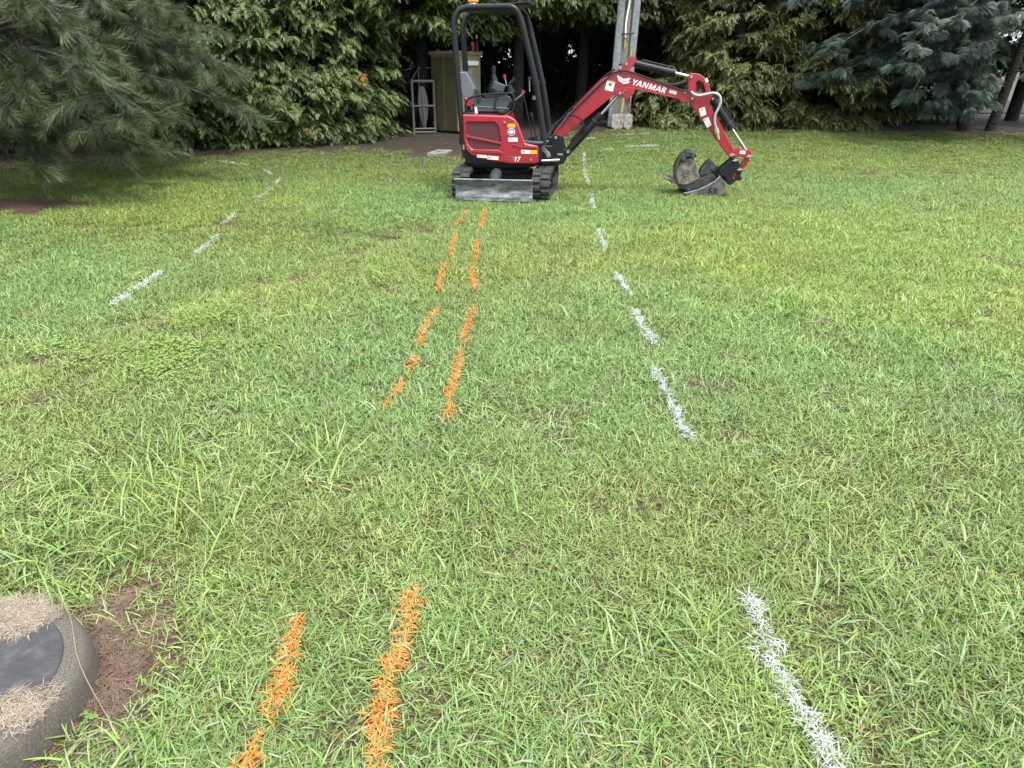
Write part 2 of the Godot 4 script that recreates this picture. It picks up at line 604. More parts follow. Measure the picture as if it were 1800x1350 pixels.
	leaf_mat("cypress_leaf", 0.55, 0.2)
	leaf_mat("pine_leaf", 0.5, 0.2)
	leaf_mat("wattle_leaf", 0.5, 0.35)
	leaf_mat("sprayed_leaf", 0.55, 0.25)

# ---------------------------------------------------------------- ground, road

# grey worn paint with directional scratches
func scratched() -> ImageTexture:
	rng.seed = 71
	var im := Image.create(512, 512, false, Image.FORMAT_RGB8)
	for y in 512:
		for x in 512:
			var n := noise_a.get_noise_2d(x * 0.55, y * 0.9) + 0.5 * noise_b.get_noise_2d(x * 2.2, y * 3.0) + 0.35 * noise_c.get_noise_2d(x * 9.0, y * 9.0)
			var v := clampf(0.375 + 0.24 * n, 0.15, 0.62)
			im.set_pixel(x, y, Color(v, v * 1.01, v * 1.05))
	for k in 900:
		var v := rng.randf_range(0.12, 0.22) if rng.randf() < 0.4 else rng.randf_range(0.38, 0.55)
		var c := Color(v, v * 1.01, v * 1.04)
		var at := Vector2(rng.randf() * 512.0, rng.randf() * 512.0)
		var d := Vector2.from_angle(rng.randfn(0.0, 0.35) + (PI / 2.0 if rng.randf() < 0.45 else 0.0))
		for q in rng.randi_range(5, 40):
			var p := Vector2i(at + d * q)
			im.set_pixel(posmod(p.x, 512), posmod(p.y, 512), c.lerp(im.get_pixel(posmod(p.x, 512), posmod(p.y, 512)), 0.35))
	return ImageTexture.create_from_image(im)

func ground() -> void:
	var xs: Array = []
	var x := -14.0
	while x <= 14.01:
		xs.append(x); x += 0.2
	for e in [18.0, 25.0, 40.0, 80.0, 200.0, 420.0]:
		xs.append(e); xs.push_front(-e)
	var zs: Array = []
	var z := 1.0
	while z >= -20.01:
		zs.append(z); z -= 0.2
	for e in [-22.0, -26.0, -32.0, -45.0, -80.0, -200.0, -420.0]:
		zs.append(e)
	for e in [3.0, 8.0, 20.0, 60.0, 200.0]:
		zs.push_front(e)
	var L := Leaves.new()
	for j in zs.size():
		for i in xs.size():
			var px: float = xs[i]
			var pz: float = zs[j]
			L.v.append(Vector3(px, rise(px, pz), pz))
			L.n.append(Vector3.UP)
			var g := growth(px, pz)
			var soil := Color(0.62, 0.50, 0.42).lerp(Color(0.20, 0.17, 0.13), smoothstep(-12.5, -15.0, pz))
			if Vector2(px + 6.5, pz + 9.2).length() < 1.6:
				soil = Color(0.62, 0.36, 0.30)
			if Vector2(px - LID.x, pz - LID.z).length() < 1.0:
				soil = Color(0.60, 0.38, 0.31)
			if pz < -20.5:
				soil = Color(0.50, 0.62, 0.34)
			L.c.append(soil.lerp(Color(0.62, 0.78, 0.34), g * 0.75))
	for j in zs.size() - 1:
		for i in xs.size() - 1:
			var a := j * xs.size() + i
			var b := a + xs.size()
			L.i.append_array(PackedInt32Array([a, b, a + 1, a + 1, b, b + 1]))
	var m := tex_mat("soil", noise_tex(512, 0.03, 30, [Color(0.17, 0.13, 0.11), Color(0.27, 0.21, 0.175), Color(0.35, 0.28, 0.23), Color(0.48, 0.41, 0.34)], [0.2, 0.45, 0.65, 0.92], 7), 2.2, 0.95, 0.0, noise_tex(512, 0.06, 31, [], [], 5, true, 8.0), 1.0)
	m.uv1_world_triplanar = true
	m.vertex_color_use_as_albedo = true
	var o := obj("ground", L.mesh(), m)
	tag(o, "brown soil under the lawn and bare earth beneath the trees", "", "", "structure")

	var st := begin()
	box(st, Vector3(27, 0.41, -25.5), Vector3(32, 0.06, 8.0), 0.0)
	tag(obj("road", st, M.asphalt), "grey asphalt road seen through the gap under the right trees", "", "", "structure")

# ---------------------------------------------------------------- vegetation shapes

func cypress_spray(c0: Color, c1: Color) -> ArrayMesh:
	var L := Leaves.new()
	var n := 21
	for k in n:
		var t := float(k) / (n - 1)
		var e := 0.25 - 0.9 * t
		var at := Vector3(0.30 * t, 0.05 * sin(t * 2.4) - 0.10 * t * t, 0)
		var s := 1.0 if k % 2 == 0 else -1.0
		var head := s * lerpf(1.15, 0.25, t)
		blade(L, at, head + rng.randf_range(-0.15, 0.15), e + rng.randf_range(-0.2, 0.3), 0.30, lerpf(0.17, 0.10, t) * rng.randf_range(0.8, 1.2), 0.023, vary(c0, 0.15), vary(c1, 0.18), 3, rng.randf_range(-0.5, 0.5), 1.15)
	return L.mesh()

func wattle_leaf(c0: Color) -> ArrayMesh:
	var L := Leaves.new()
	for leaf in 6:
		var h0 := rng.randf_range(-1.2, 1.2)
		var tilt := rng.randf_range(-0.5, 0.5)
		for k in 11:
			var t := float(k) / 10.0
			var at := Vector3(cos(h0), tilt * (1.0 - t), sin(h0)) * (0.03 + 0.15 * t) + Vector3.DOWN * 0.06 * t * t
			for s in [-1.0, 1.0]:
				var c := vary(c0, 0.14)
				blade(L, at, h0 + s * lerpf(1.3, 0.7, t), 0.15, 0.2, 0.050 * sin(PI * (0.2 + 0.72 * t)), 0.010, c, c * Color(1.1, 1.1, 1.1), 2, 0.0, 1.0)
	return L.mesh()

func pine_tuft(c0: Color, c1: Color) -> ArrayMesh:
	var L := Leaves.new()
	for k in 150:
		var t := rng.randf()
		var at := Vector3(0.26 * t, -0.05 * t * t, 0)
		var head := rng.randfn(0.0, 0.42)
		var c := vary(c0.lerp(c1, t), 0.22)
		blade(L, at, head, rng.randfn(-0.1, 0.35) - 0.2 * t, 0.24, rng.randf_range(0.11, 0.19), 0.0036, c, c, 3, rng.randf_range(-1.0, 1.0))
	return L.mesh()

func limb(st: SurfaceTool, pts: Array, r0: float, r1: float, seg := 8) -> void:
	var p := smooth(pts, 4)
	var r: Array = []
	for k in p.size():
		r.append(lerpf(r0, r1, float(k) / (p.size() - 1)))
	tube(st, p, r, seg)

# orientation with +X along d and +Y as far up as possible, rolled a little
func along(d: Vector3, s: float, roll := 0.0) -> Basis:
	var x := d.normalized()
	var z := x.cross(Vector3.UP)
	if z.length() < 0.05:
		z = Vector3.BACK
	z = z.normalized()
	var y := z.cross(x)
	return (Basis(x, y, z) * Basis(Vector3.RIGHT, roll)).scaled_local(Vector3.ONE * s)

# a cypress: crown of drooping branch shelves over a lumpy column from height low to height top
func cypress(label: String, base: Vector3, radius: float, low: float, top: float, shelves: int, sprays: Array, tint: Color, group: String, seed_: int, per := 19) -> Node3D:
	rng.seed = seed_
	base.y = rise(base.x, base.z)
	var t := thing("cypress_tree", label, "tree", base, 0.0, group)
	var st := begin()
	limb(st, [Vector3(0, -0.1, 0), Vector3(0.05, minf(1.5, top * 0.25), 0.03), Vector3(0.0, minf(4.0, top * 0.55), -0.05), Vector3(0, top * 0.9, 0)], 0.16 if top > 3.0 else 0.025, 0.04 if top > 3.0 else 0.008, 9)
	for k in 14:
		var a := rng.randf() * TAU
		var h := rng.randf_range(maxf(low - 0.3, minf(0.4, top * 0.3)), minf(top * 0.8, 5.0))
		var d := Vector3(cos(a), 0, sin(a))
		limb(st, [Vector3(0, h, 0), d * radius * 0.4 + Vector3.UP * (h + 0.15 * radius), d * radius * 0.8 + Vector3.UP * (h + 0.12 * radius)], 0.035 if top > 3.0 else 0.008, 0.008 if top > 3.0 else 0.003, 5)
	obj("trunk", st, M.bark, t)
	var spots: Array = []
	var tints: Array = []
	for v in sprays.size():
		spots.append([]); tints.append([])
	for k in shelves:
		var u := float(k) / shelves
		var h := low + (top - low) * pow(rng.randf(), 1.7)
		var f := (h - low) / (top - low)
		var a := rng.randf() * TAU
		var lump := 1.0 + 0.22 * noise_b.get_noise_3d(base.x * 40.0 + cos(a) * 90.0, h * 70.0, base.z * 40.0 + sin(a) * 90.0) / 0.5
		var shape := pow(1.0 - f, 0.55) * lerpf(0.80, 1.0, smoothstep(0.0, 0.10, f))
		var inner := 1.0 if rng.randf() < 0.72 else rng.randf_range(0.45, 0.9)
		var rr := radius * shape * lump * inner
		var d := Vector3(cos(a), 0, sin(a))
		var c := d * rr + Vector3.UP * h
		var big := 1.0 if h < 3.6 else 1.8
		var n := per if h < 3.6 else int(per * 0.6)
		var shade := rng.randf_range(0.75, 1.2)
		for q in n:
			var yaw := rng.randfn(0.0, 0.75)
			var dd := d.rotated(Vector3.UP, yaw)
			var at := c + Vector3(rng.randfn(0.0, 0.14), rng.randfn(0.0, 0.06), rng.randfn(0.0, 0.14)) * big + dd * rng.randf_range(-0.25, 0.10) * big
			at.y -= 0.10 * absf(yaw)
			var w := rng.randi() % sprays.size()
			spots[w].append(Transform3D(along(dd + Vector3.UP * rng.randf_range(-0.55, 0.15), rng.randf_range(0.58, 0.95) * big, rng.randf_range(-0.5, 0.5)), at))
			var b := shade * rng.randf_range(0.85, 1.15)
			tints[w].append(Color(tint.r * b, tint.g * b, tint.b * b))
	for v in sprays.size():
		scatter("crown", sprays[v], M.cypress_leaf, spots[v], tints[v], t)
	return t

func trees() -> void:
	rng.seed = 101
	var green: Array = []
	for k in 4:
		green.append(cypress_spray(Color(0.018, 0.034, 0.009), Color(0.106, 0.156, 0.038)))
	var white := Color(1, 1, 1)
	var g := "green cypresses along the left of the yard"
	cypress("green cypress nearest the pine, its foliage reaching the ground", Vector3(-6.7, 0, -15.6), 1.75, 0.05, 8.5, 560, green, Color(0.9, 0.95, 1.0), g, 201)
	cypress("broad green cypress with drooping sprays beside the white dashes", Vector3(-5.0, 0, -16.1), 1.75, 0.05, 9.0, 620, green, white, g, 202)
	cypress("green cypress beside the dark gap with a brown dead spray", Vector3(-3.95, 0, -16.3), 1.45, 0.05, 8.2, 560, green, Color(1.02, 1.0, 0.95), g, 203)
	cypress("high skirted green cypress overhanging the dark gap and metal frame", Vector3(-2.0, 0, -17.0), 1.75, 2.05, 9.0, 520, green, Color(1.05, 1.02, 0.9), g, 204)
	cypress("high skirted green cypress above the beige cabinet and canopy", Vector3(0.1, 0, -17.6), 2.1, 2.45, 9.5, 560, green, Color(0.95, 0.98, 0.9), g, 205)

	var gold: Array = []
	for k in 4:
		gold.append(cypress_spray(Color(0.022, 0.030, 0.008), Color(0.120, 0.135, 0.034)))
	var gg := "golden cypresses on the right of the pole"
	cypress("golden green cypress behind the raised boom, nearest the pole", Vector3(5.25, 0, -18.4), 1.55, 0.05, 8.0, 560, gold, white, gg, 211)
	cypress("golden green cypress between the boom and the blue grey wattle", Vector3(7.3, 0, -18.2), 1.6, 0.05, 8.0, 560, gold, Color(0.95, 0.95, 1.0), gg, 212)
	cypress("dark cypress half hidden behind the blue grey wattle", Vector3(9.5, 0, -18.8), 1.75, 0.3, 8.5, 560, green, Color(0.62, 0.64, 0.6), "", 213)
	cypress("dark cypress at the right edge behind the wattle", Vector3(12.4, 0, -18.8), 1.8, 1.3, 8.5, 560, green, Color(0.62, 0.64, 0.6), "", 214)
	cypress("little golden cypress bush at the foot of the pole", Vector3(3.25, 0, -17.5), 0.42, 0.02, 1.0, 60, gold, white, "small bushes between pole and golden cypresses", 215, 7)
	cypress("low golden bush in front of the golden cypress", Vector3(4.15, 0, -17.4), 0.5, 0.02, 0.75, 60, gold, Color(0.95, 1.0, 0.9), "small bushes between pole and golden cypresses", 216, 7)

	# the wood behind: dark trunks under closed crowns
	var deep := [
		[-3.1, -19.6, "slim dark trunk left of the metal frame in the shaded wood"],
		[-1.9, -21.5, "dark trunk seen past the metal frame in the shaded wood"],
		[0.6, -19.8, "dark trunk behind the excavator canopy posts in the shaded wood"],
		[1.7, -19.2, "dark leaning trunk just left of the pole in the shaded wood"],
		[3.9, -21.8, "dark trunk just right of the pole in the shaded wood"],
		[5.6, -21.0, "dark trunk behind the golden cypress in the shaded wood"],
		[-5.5, -20.0, "dark tree behind the broad green cypress"],
		[-8.6, -17.5, "dark tree behind the drooping pine at the left edge"],
		[-10.8, -14.5, "dark tree beyond the pine at the far left"],
		[7.9, -21.5, "dark tree behind the two golden cypresses"],
		[-0.6, -23.5, "distant dark tree straight behind the beige cabinet"],
		[2.4, -23.8, "distant dark tree straight behind the pole"],
		[-6.4, -24.5, "distant dark tree far behind the green cypresses"],
		[5.6, -25.0, "distant dark tree far behind the golden cypresses"],
	]
	for k in deep.size():
		var low := 2.3
		if k in [6, 7, 8, 9, 12, 13]:
			low = 0.2
		cypress(deep[k][2], Vector3(deep[k][0], 0, deep[k][1]), 2.1, low, 10.0, 420, green, Color(0.5, 0.5, 0.45), "dark trees of the shaded wood", 230 + k, 12)  # same green sprays tinted dark, deep shade put into the crown colour
	# the wood farther back, one closed mass
	rng.seed = 290
	var spots := [[], [], [], []]
	var tints := [[], [], [], []]
	for k in 26000:
		var x := rng.randf_range(-17.0, 13.0)
		var y := 9.0 * pow(rng.randf(), 2.0)
		var z := rng.randf_range(-29.0, -25.5)
		if absf(x + 4.5) < 0.5 and y < 1.6 and y > 0.5:
			continue
		var v := rng.randi() % 4
		var a := rng.randf() * TAU
		spots[v].append(Transform3D(along(Vector3(cos(a), rng.randf_range(-0.7, 0.1), sin(a)), rng.randf_range(1.6, 2.6), rng.randf_range(-0.6, 0.6)), Vector3(x, y + 0.4, z)))
		var b := rng.randf_range(0.35, 0.6)  # low tint paints the gloom of the wood into its foliage
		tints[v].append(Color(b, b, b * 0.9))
	var wood := Node3D.new()
	wood.name = "far_wood"
	add_child(wood)
	tag(wood, "dark closed wood far behind the trees and the excavator", "", "", "stuff")
	for v in 4:
		scatter("foliage", green[v], M.cypress_leaf, spots[v], tints[v], wood)
	pine()
	wattle()
	# brown dead sprays on the third green cypress
	rng.seed = 295
	var brown := cypress_spray(Color(0.20, 0.075, 0.03), Color(0.26, 0.10, 0.045))
	var host := get_node("cypress_tree_002")
	for q in [[Vector3(-2.93, 1.50, -15.12), Vector3(0.25, -1.0, 0.2), 1.0], [Vector3(-3.98, 0.52, -14.72), Vector3(0.5, -0.5, 0.5), 0.9]]:
		tag(obj("dead_spray", brown, M.dry_leaf, host, Transform3D(along(q[1], q[2]), q[0] - host.position)), "rust brown dead spray")

func pine() -> void:
	rng.seed = 301
	var base := Vector3(-7.6, 0, -10.9)
	var t := thing("pine_tree", "drooping grey green pine with long soft needles at left", "tree", base)
	var st := begin()
	limb(st, [Vector3(-1.3, -0.1, 0.3), Vector3(-0.4, 1.2, 0.1), Vector3(0.1, 2.6, 0.0), Vector3(0.15, 4.6, 0), Vector3(0.1, 7.0, 0)], 0.19, 0.05, 12)
	obj("trunk", st, M.bark, t)
	var tufts: Array = []
	for k in 3:
		tufts.append(pine_tuft(Color(0.032, 0.052, 0.022), Color(0.060, 0.085, 0.030)))
	var spots := [[], [], []]
	var tints := [[], [], []]
	var br := begin()
	for k in 74:
		var h := rng.randf_range(0.9, 6.0) if k > 26 else rng.randf_range(0.9, 3.0)
		var a := rng.randf() * TAU
		if k < 30:
			a = rng.randf_range(-0.9, 1.3)      # boughs over the lawn and towards the camera
		var reach := rng.randf_range(1.7, 4.0) * (1.0 - 0.06 * h)
		var d := Vector3(cos(a), 0, sin(a))
		var droop := rng.randf_range(0.1, 0.55)
		var p0 := Vector3(0.05, h, 0)
		var pts := [p0, p0 + d * reach * 0.35 + Vector3.UP * 0.25, p0 + d * reach * 0.7 + Vector3.UP * 0.12, p0 + d * reach + Vector3.DOWN * droop]
		for q in range(1, 4):
			pts[q] += Vector3(rng.randfn(0, 0.08), 0, rng.randfn(0, 0.08))
		limb(br, pts, 0.035, 0.007, 5)
		var path := smooth(pts, 8)
		for q in 18:
			var f := rng.randf_range(0.3, 1.0)
			var c: Vector3 = path[int(f * (path.size() - 1))]
			var dd := d.rotated(Vector3.UP, rng.randfn(0.0, 0.8))
			var tl := rng.randf_range(0.15, 0.55)
			var e := c + dd * tl + Vector3.DOWN * tl * rng.randf_range(0.0, 0.6)
			if q % 2 == 0:
				limb(br, [c, c.lerp(e, 0.5) + Vector3.UP * 0.03, e], 0.006, 0.003, 4)
			for w in 4:
				var v := rng.randi() % 3
				var at := c.lerp(e, 0.35 + 0.22 * w)
				spots[v].append(Transform3D(along(dd.rotated(Vector3.UP, rng.randfn(0, 0.35)) + Vector3.DOWN * rng.randf_range(0.1, 1.1), rng.randf_range(0.8, 1.25), rng.randf() * 6.0), at))
				var b := rng.randf_range(0.75, 1.15)
				tints[v].append(Color(b, b, b * rng.randf_range(0.9, 1.2)))
	obj("branches", br, M.grey_bark, t)
	for v in 3:
		scatter("crown", tufts[v], M.pine_leaf, spots[v], tints[v], t)

func wattle() -> void:
	rng.seed = 401
	var base := Vector3(10.0, rise(10.0, -16.8), -16.8)
	var t := thing("wattle_tree", "blue grey feathery wattle with branches hanging over the right", "tree", base)
	var st := begin()
	limb(st, [Vector3(0.1, -0.1, 0), Vector3(-0.05, 1.0, 0), Vector3(0.15, 2.2, 0.05), Vector3(-0.1, 3.6, 0.2), Vector3(-0.4, 5.5, 0.3)], 0.15, 0.05, 10)
	obj("trunk", st, M.bark, t)
	st = begin()
	limb(st, [Vector3(0.6, -0.1, 0.1), Vector3(0.75, 1.0, 0.1), Vector3(0.9, 2.4, 0.1), Vector3(1.1, 4.5, 0)], 0.12, 0.05, 10)
	obj("trunk", st, M.bark, t)
	var br := begin()
	var leaves: Array = []
	for k in 4:
		leaves.append(wattle_leaf(Color(0.072, 0.108, 0.089)))
	var spots := [[], [], [], []]
	var tints := [[], [], [], []]
	for k in 84:
		var h := rng.randf_range(0.8, 4.6)
		var a := rng.randf_range(1.7, 4.2)       # mostly to the left and towards the lawn
		if k > 68:
			a = rng.randf_range(-0.6, 1.7)
		var reach := rng.randf_range(1.0, 3.9)
		if h > 2.6:
			reach = rng.randf_range(1.5, 5.2)
		var d := Vector3(cos(a), 0, sin(a) * 0.8)
		var p0 := Vector3(0.0, h, 0.05)
		var fall := rng.randf_range(0.1, 0.9)
		var pts := [p0, p0 + d * reach * 0.4 + Vector3.UP * 0.35, p0 + d * reach * 0.75 + Vector3.UP * 0.15, p0 + d * reach + Vector3.DOWN * fall]
		limb(br, pts, 0.028, 0.006, 5)
		var path := smooth(pts, 8)
		for q in 15:
			var f := rng.randf_range(0.25, 1.0)
			var c: Vector3 = path[int(f * (path.size() - 1))]
			var dd := d.rotated(Vector3.UP, rng.randfn(0.0, 0.9))
			var tl := rng.randf_range(0.1, 0.5)
			var e := c + dd * tl + Vector3.DOWN * tl * rng.randf_range(-0.1, 0.6)
			limb(br, [c, c.lerp(e, 0.5) + Vector3.UP * 0.02, e], 0.006, 0.003, 4)
			for w in 6:
				var v := rng.randi() % 4
				var at := c.lerp(e, rng.randf_range(0.3, 1.05))
				spots[v].append(Transform3D(along(dd.rotated(Vector3.UP, rng.randfn(0, 0.7)) + Vector3.DOWN * rng.randf_range(-0.1, 0.8), rng.randf_range(0.8, 1.3), rng.randf_range(-0.6, 0.6)), at))
				var b := rng.randf_range(0.75, 1.2)
				tints[v].append(Color(b, b, b))
	obj("branches", br, M.grey_bark, t)
	for v in 4:
		scatter("crown", leaves[v], M.wattle_leaf, spots[v], tints[v], t)

# ---------------------------------------------------------------- the lawn

func grass() -> void:
	rng.seed = 501
	var greens := [Color(0.120, 0.198, 0.038), Color(0.138, 0.217, 0.050), Color(0.154, 0.220, 0.080), Color(0.086, 0.149, 0.032), Color(0.180, 0.236, 0.096)]
	var lush := [Color(0.128, 0.218, 0.038), Color(0.150, 0.240, 0.050), Color(0.163, 0.237, 0.090), Color(0.106, 0.183, 0.040), Color(0.194, 0.252, 0.13)]
	var kinds := [
		{"name": "lawn_grass", "label": "short green lawn grass covering the yard", "mesh": lawn_patch(440, 0.17, 0.028, 0.075, 0.0029, 0.0054, greens, 0.12, 0.6), "rate": 26.0},
		{"name": "lawn_grass", "label": "short green lawn grass covering the yard", "mesh": lawn_patch(440, 0.17, 0.025, 0.065, 0.0030, 0.0056, greens, 0.17, 0.8), "rate": 20.0},
		{"name": "broad_grass", "label": "broad bladed green grass growing through the lawn", "mesh": lawn_patch(75, 0.19, 0.045, 0.11, 0.0042, 0.0080, lush, 0.04, 0.7), "rate": 24.0},
		{"name": "dry_thatch", "label": "dry straw coloured thatch lying in the lawn", "mesh": lawn_patch(130, 0.17, 0.03, 0.085, 0.0014, 0.0028, [Color(0.27, 0.22, 0.13), Color(0.17, 0.13, 0.075)], 1.0, 0.9), "rate": 6.0},
		{"name": "tall_grass", "label": "taller lush grass blades standing above the lawn", "mesh": lawn_patch(46, 0.16, 0.09, 0.20, 0.0045, 0.0085, lush, 0.03, 0.25), "rate": 5.0},
		{"name": "grass_tuft", "label": "fine tufted grass standing in small clumps in the lawn", "mesh": lawn_patch(190, 0.075, 0.05, 0.095, 0.0012, 0.0021, [Color(0.13, 0.185, 0.05), Color(0.16, 0.20, 0.07), Color(0.20, 0.19, 0.08)], 0.1, 0.15), "rate": 1.0},
		{"name": "clover_weeds", "label": "low round leaved weeds spreading through the left lawn", "mesh": weed_patch(), "rate": 22.0},
	]
	for n in kinds.size():
		var kd: Dictionary = kinds[n]
		var spots: Array = []
		var tints: Array = []
		var step := 1.0 / sqrt(kd.rate)
		var z := -0.7
		while z > -18.0:
			var half := 0.74 * (-z * 0.914 + 0.65) + 0.7
			var x := -half
			while x < half:
				var px := x + rng.randf_range(-0.5, 0.5) * step
				var pz := z + rng.randf_range(-0.5, 0.5) * step
				x += step
				var g := growth(px, pz)
				var keep := g
				var warm := noise_c.get_noise_2d(px * 28.0, pz * 28.0)
				var fine := noise_b.get_noise_2d(px * 130.0, pz * 130.0)
				var lushness := smoothstep(-0.15, 0.35, noise_a.get_noise_2d(px * 45.0 + 300.0, pz * 45.0))
				var near_lid := exp(-pow((px + 1.55) / 0.85, 2.0) - pow((pz + 2.5) / 0.55, 2.0))
				var right_field := smoothstep(0.8, 2.2, px) * smoothstep(-3.0, -4.5, pz) * smoothstep(-10.0, -7.0, pz)
				match n:
					2: keep = g * clampf(0.25 + 0.6 * lushness + near_lid, 0, 1)
					3: keep = clampf((0.15 + 0.75 * smoothstep(-0.1, 0.4, fine)) * smoothstep(0.02, 0.2, g) + 0.55 * (1.0 - g), 0, 1) if pz > lawn_back(px) - 1.5 else 0.3
					5: keep = g * smoothstep(0.1, 0.5, fine) * 0.8 * smoothstep(-9.0, -6.0, pz)
					6: keep = g * clampf(1.3 * exp(-pow((px + 2.35) / 0.65, 2.0) - pow((pz + 4.2) / 0.7, 2.0)) - 0.1, 0, 1) * smoothstep(-0.3, 0.2, fine)
					4: keep = g * clampf(near_lid * 2.2 + right_field * 0.35 * lushness + 0.10 * lushness, 0, 1)
				if rng.randf() > keep:
					continue
				var s := rng.randf_range(0.8, 1.2)
				if pz < -11.0:
					s *= 0.9
				spots.append(Transform3D(turned(rng.randf() * TAU, s, rng.randf_range(-0.08, 0.08)), Vector3(px, rise(px, pz), pz)))
				var b := 1.0 + 0.22 * fine + rng.randf_range(-0.10, 0.10)
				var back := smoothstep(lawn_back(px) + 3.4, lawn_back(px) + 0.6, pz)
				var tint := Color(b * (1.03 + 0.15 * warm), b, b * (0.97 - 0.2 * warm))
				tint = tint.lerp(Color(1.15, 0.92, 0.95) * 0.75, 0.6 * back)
				if right_field > 0.0 and n != 3:
					tint *= Color(1.0 + 0.10 * right_field, 1.0 + 0.10 * right_field, 1.0 - 0.15 * right_field)
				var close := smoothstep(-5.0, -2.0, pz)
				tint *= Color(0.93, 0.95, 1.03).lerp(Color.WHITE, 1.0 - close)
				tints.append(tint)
			z -= step
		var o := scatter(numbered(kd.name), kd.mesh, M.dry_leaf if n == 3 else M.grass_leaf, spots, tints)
		tag(o, kd.label)

# ---------------------------------------------------------------- the yard's things

func site_things() -> void:
	rng.seed = 601
	# round concrete pit cover
	var lid := thing("pit_cover", "round concrete pit cover with dark slate centre and dry clippings", "pit cover", LID)
	var st := begin()
	var rings: Array = []
	for q in [[0.350, -0.12], [0.349, -0.02], [0.346, 0.05], [0.342, 0.095], [0.335, 0.116], [0.322, 0.128], [0.30, 0.1315], [0.15, 0.132]]:
		var ring: Array = []
		for k in 90:
			var a := TAU * k / 90.0
			var e := 0.5 * noise_b.get_noise_3d(cos(a) * 200.0, sin(a) * 200.0, q[1] * 900.0) + 0.5 * noise_c.get_noise_3d(cos(a) * 900.0, sin(a) * 900.0, q[1] * 1500.0)
			var r: float = q[0] * (1.0 + 0.018 * e)
			ring.append(Vector3(r * cos(a), q[1] + (0.003 * e if q[1] > 0.1 and q[0] > 0.31 else 0.0), r * sin(a)))
		rings.append(ring)
	loft(st, rings)
	obj("concrete_block", st, M.concrete, lid)
	st = begin()
	lathe(st, [Vector2(0.279, 0.10), Vector2(0.279, 0.1335), Vector2(0.276, 0.1355), Vector2(0.0, 0.1358)], 64)
	obj("slate_disc", st, M.slate, lid)
	var straw := lawn_patch(150, 0.05, 0.012, 0.045, 0.0010, 0.0019, [Color(0.215, 0.170, 0.135), Color(0.13, 0.10, 0.08), Color(0.28, 0.23, 0.19)], 0.0, 1.0)
	var spots: Array = []
	var tints: Array = []
	for k in 250:
		var p := disc(0.33)
		var a := atan2(p.z, p.x)
		var r := Vector2(p.x, p.z).length()
		var front := smoothstep(0.05, 0.16, p.z + 0.45 * p.x - 0.05 + 0.04 * noise_b.get_noise_2d(p.x * 900.0, p.z * 900.0))
		var back := smoothstep(-0.16, -0.24, p.z + 0.25 * p.x)
		var rim := smoothstep(0.325, 0.29, r)
		if rng.randf() < maxf(front, back) * rim * 1.2:
			spots.append(Transform3D(turned(rng.randf() * TAU, rng.randf_range(0.7, 1.2)).scaled_local(Vector3(1, 0.25, 1)), LID + p + Vector3.UP * 0.138))
			var b := rng.randf_range(0.75, 1.15)
			tints.append(Color(b, b, b))
	tag(scatter("dry_clippings", straw, M.dry_leaf, spots, tints), "pale dry grass clippings lying on the round pit cover")
	# dry grass litter on the bare soil round the cover
	spots = []; tints = []
	for k in 700:
		var p := disc(0.95) + LID
		if Vector2(p.x - LID.x, p.z - LID.z).length() < 0.37 or rng.randf() < growth(p.x, p.z) * 1.3:
			continue
		spots.append(Transform3D(turned(rng.randf() * TAU, rng.randf_range(0.8, 1.6)).scaled_local(Vector3(1, 0.3, 1)), Vector3(p.x, rise(p.x, p.z) + 0.006, p.z)))
		var b := rng.randf_range(0.35, 0.85)
		tints.append(Color(b, b * 0.80, b * 0.72))
	tag(scatter("dry_litter", straw, M.dry_leaf, spots, tints), "brown dry grass litter on the bare soil round the pit cover")
	# clover at the cover's foot
	var L := Leaves.new()
	for k in 16:
		var c := Vector3(rng.randfn(0, 0.014), rng.randf_range(0.02, 0.05), rng.randfn(0, 0.020))
		for q in 3:
			blade(L, c, TAU * q / 3.0 + rng.randf(), 0.25, 0.3, 0.013, 0.010, Color(0.075, 0.14, 0.03), Color(0.11, 0.18, 0.05), 3, 0.0, 1.3)
		blade(L, Vector3(c.x, 0, c.z), 0.0, 1.5, 0.0, c.y, 0.002, Color(0.1, 0.15, 0.05), Color(0.1, 0.15, 0.05), 2)
	tag(obj("clover", L.mesh(), M.grass_leaf, self, Transform3D(Basis.IDENTITY, LID + Vector3(0.385, 0, 0.03))), "small bright green clover plant against the side of the pit cover", "plant")
	# long dry seed stalk across the rim
	st = begin()
	tube(st, smooth([LID + Vector3(0.08, 0.16, -0.36), LID + Vector3(0.20, 0.155, -0.25), LID + Vector3(0.335, 0.145, -0.06), LID + Vector3(0.46, 0.03, 0.05)], 5), 0.0015, 5)
	tag(obj("dry_stalk", st, mat("straw_stalk", lin(0.15, 0.115, 0.065), 0.7)), "long dry grass stalk bent over the edge of the pit cover", "grass stalk")

	# long grass leaning over the cover and beside it
	for q in [["long green grass tuft leaning over the far rim of the pit cover", LID + Vector3(0.10, 0, -0.40), 34, 0.30, 0.10], ["broad long grass tuft in front of the pit cover by the left orange dash", Vector3(-0.98, 0, -1.24), 30, 0.17, 0.13], ["tall fresh grass tuft on the lawn behind the pit cover", Vector3(-1.55, 0, -2.36), 150, 0.26, 0.42]]:
		L = Leaves.new()
		for k in q[2]:
			var p := disc(q[4])
			var c := vary(Color(0.15, 0.24, 0.055), 0.25)
			blade(L, p, rng.randf() * TAU, rng.randf_range(0.35, 1.35), rng.randf_range(0.1, 0.5), q[3] * rng.randf_range(0.5, 1.0), rng.randf_range(0.0045, 0.008), c * Color(0.8, 0.8, 0.8), c, 5, rng.randf_range(-0.3, 0.3))
		tag(obj(numbered("grass_clump"), L.mesh(), M.grass_leaf, self, Transform3D(Basis.IDENTITY, q[1])), q[0], "grass clump", "long grass clumps round the pit cover")

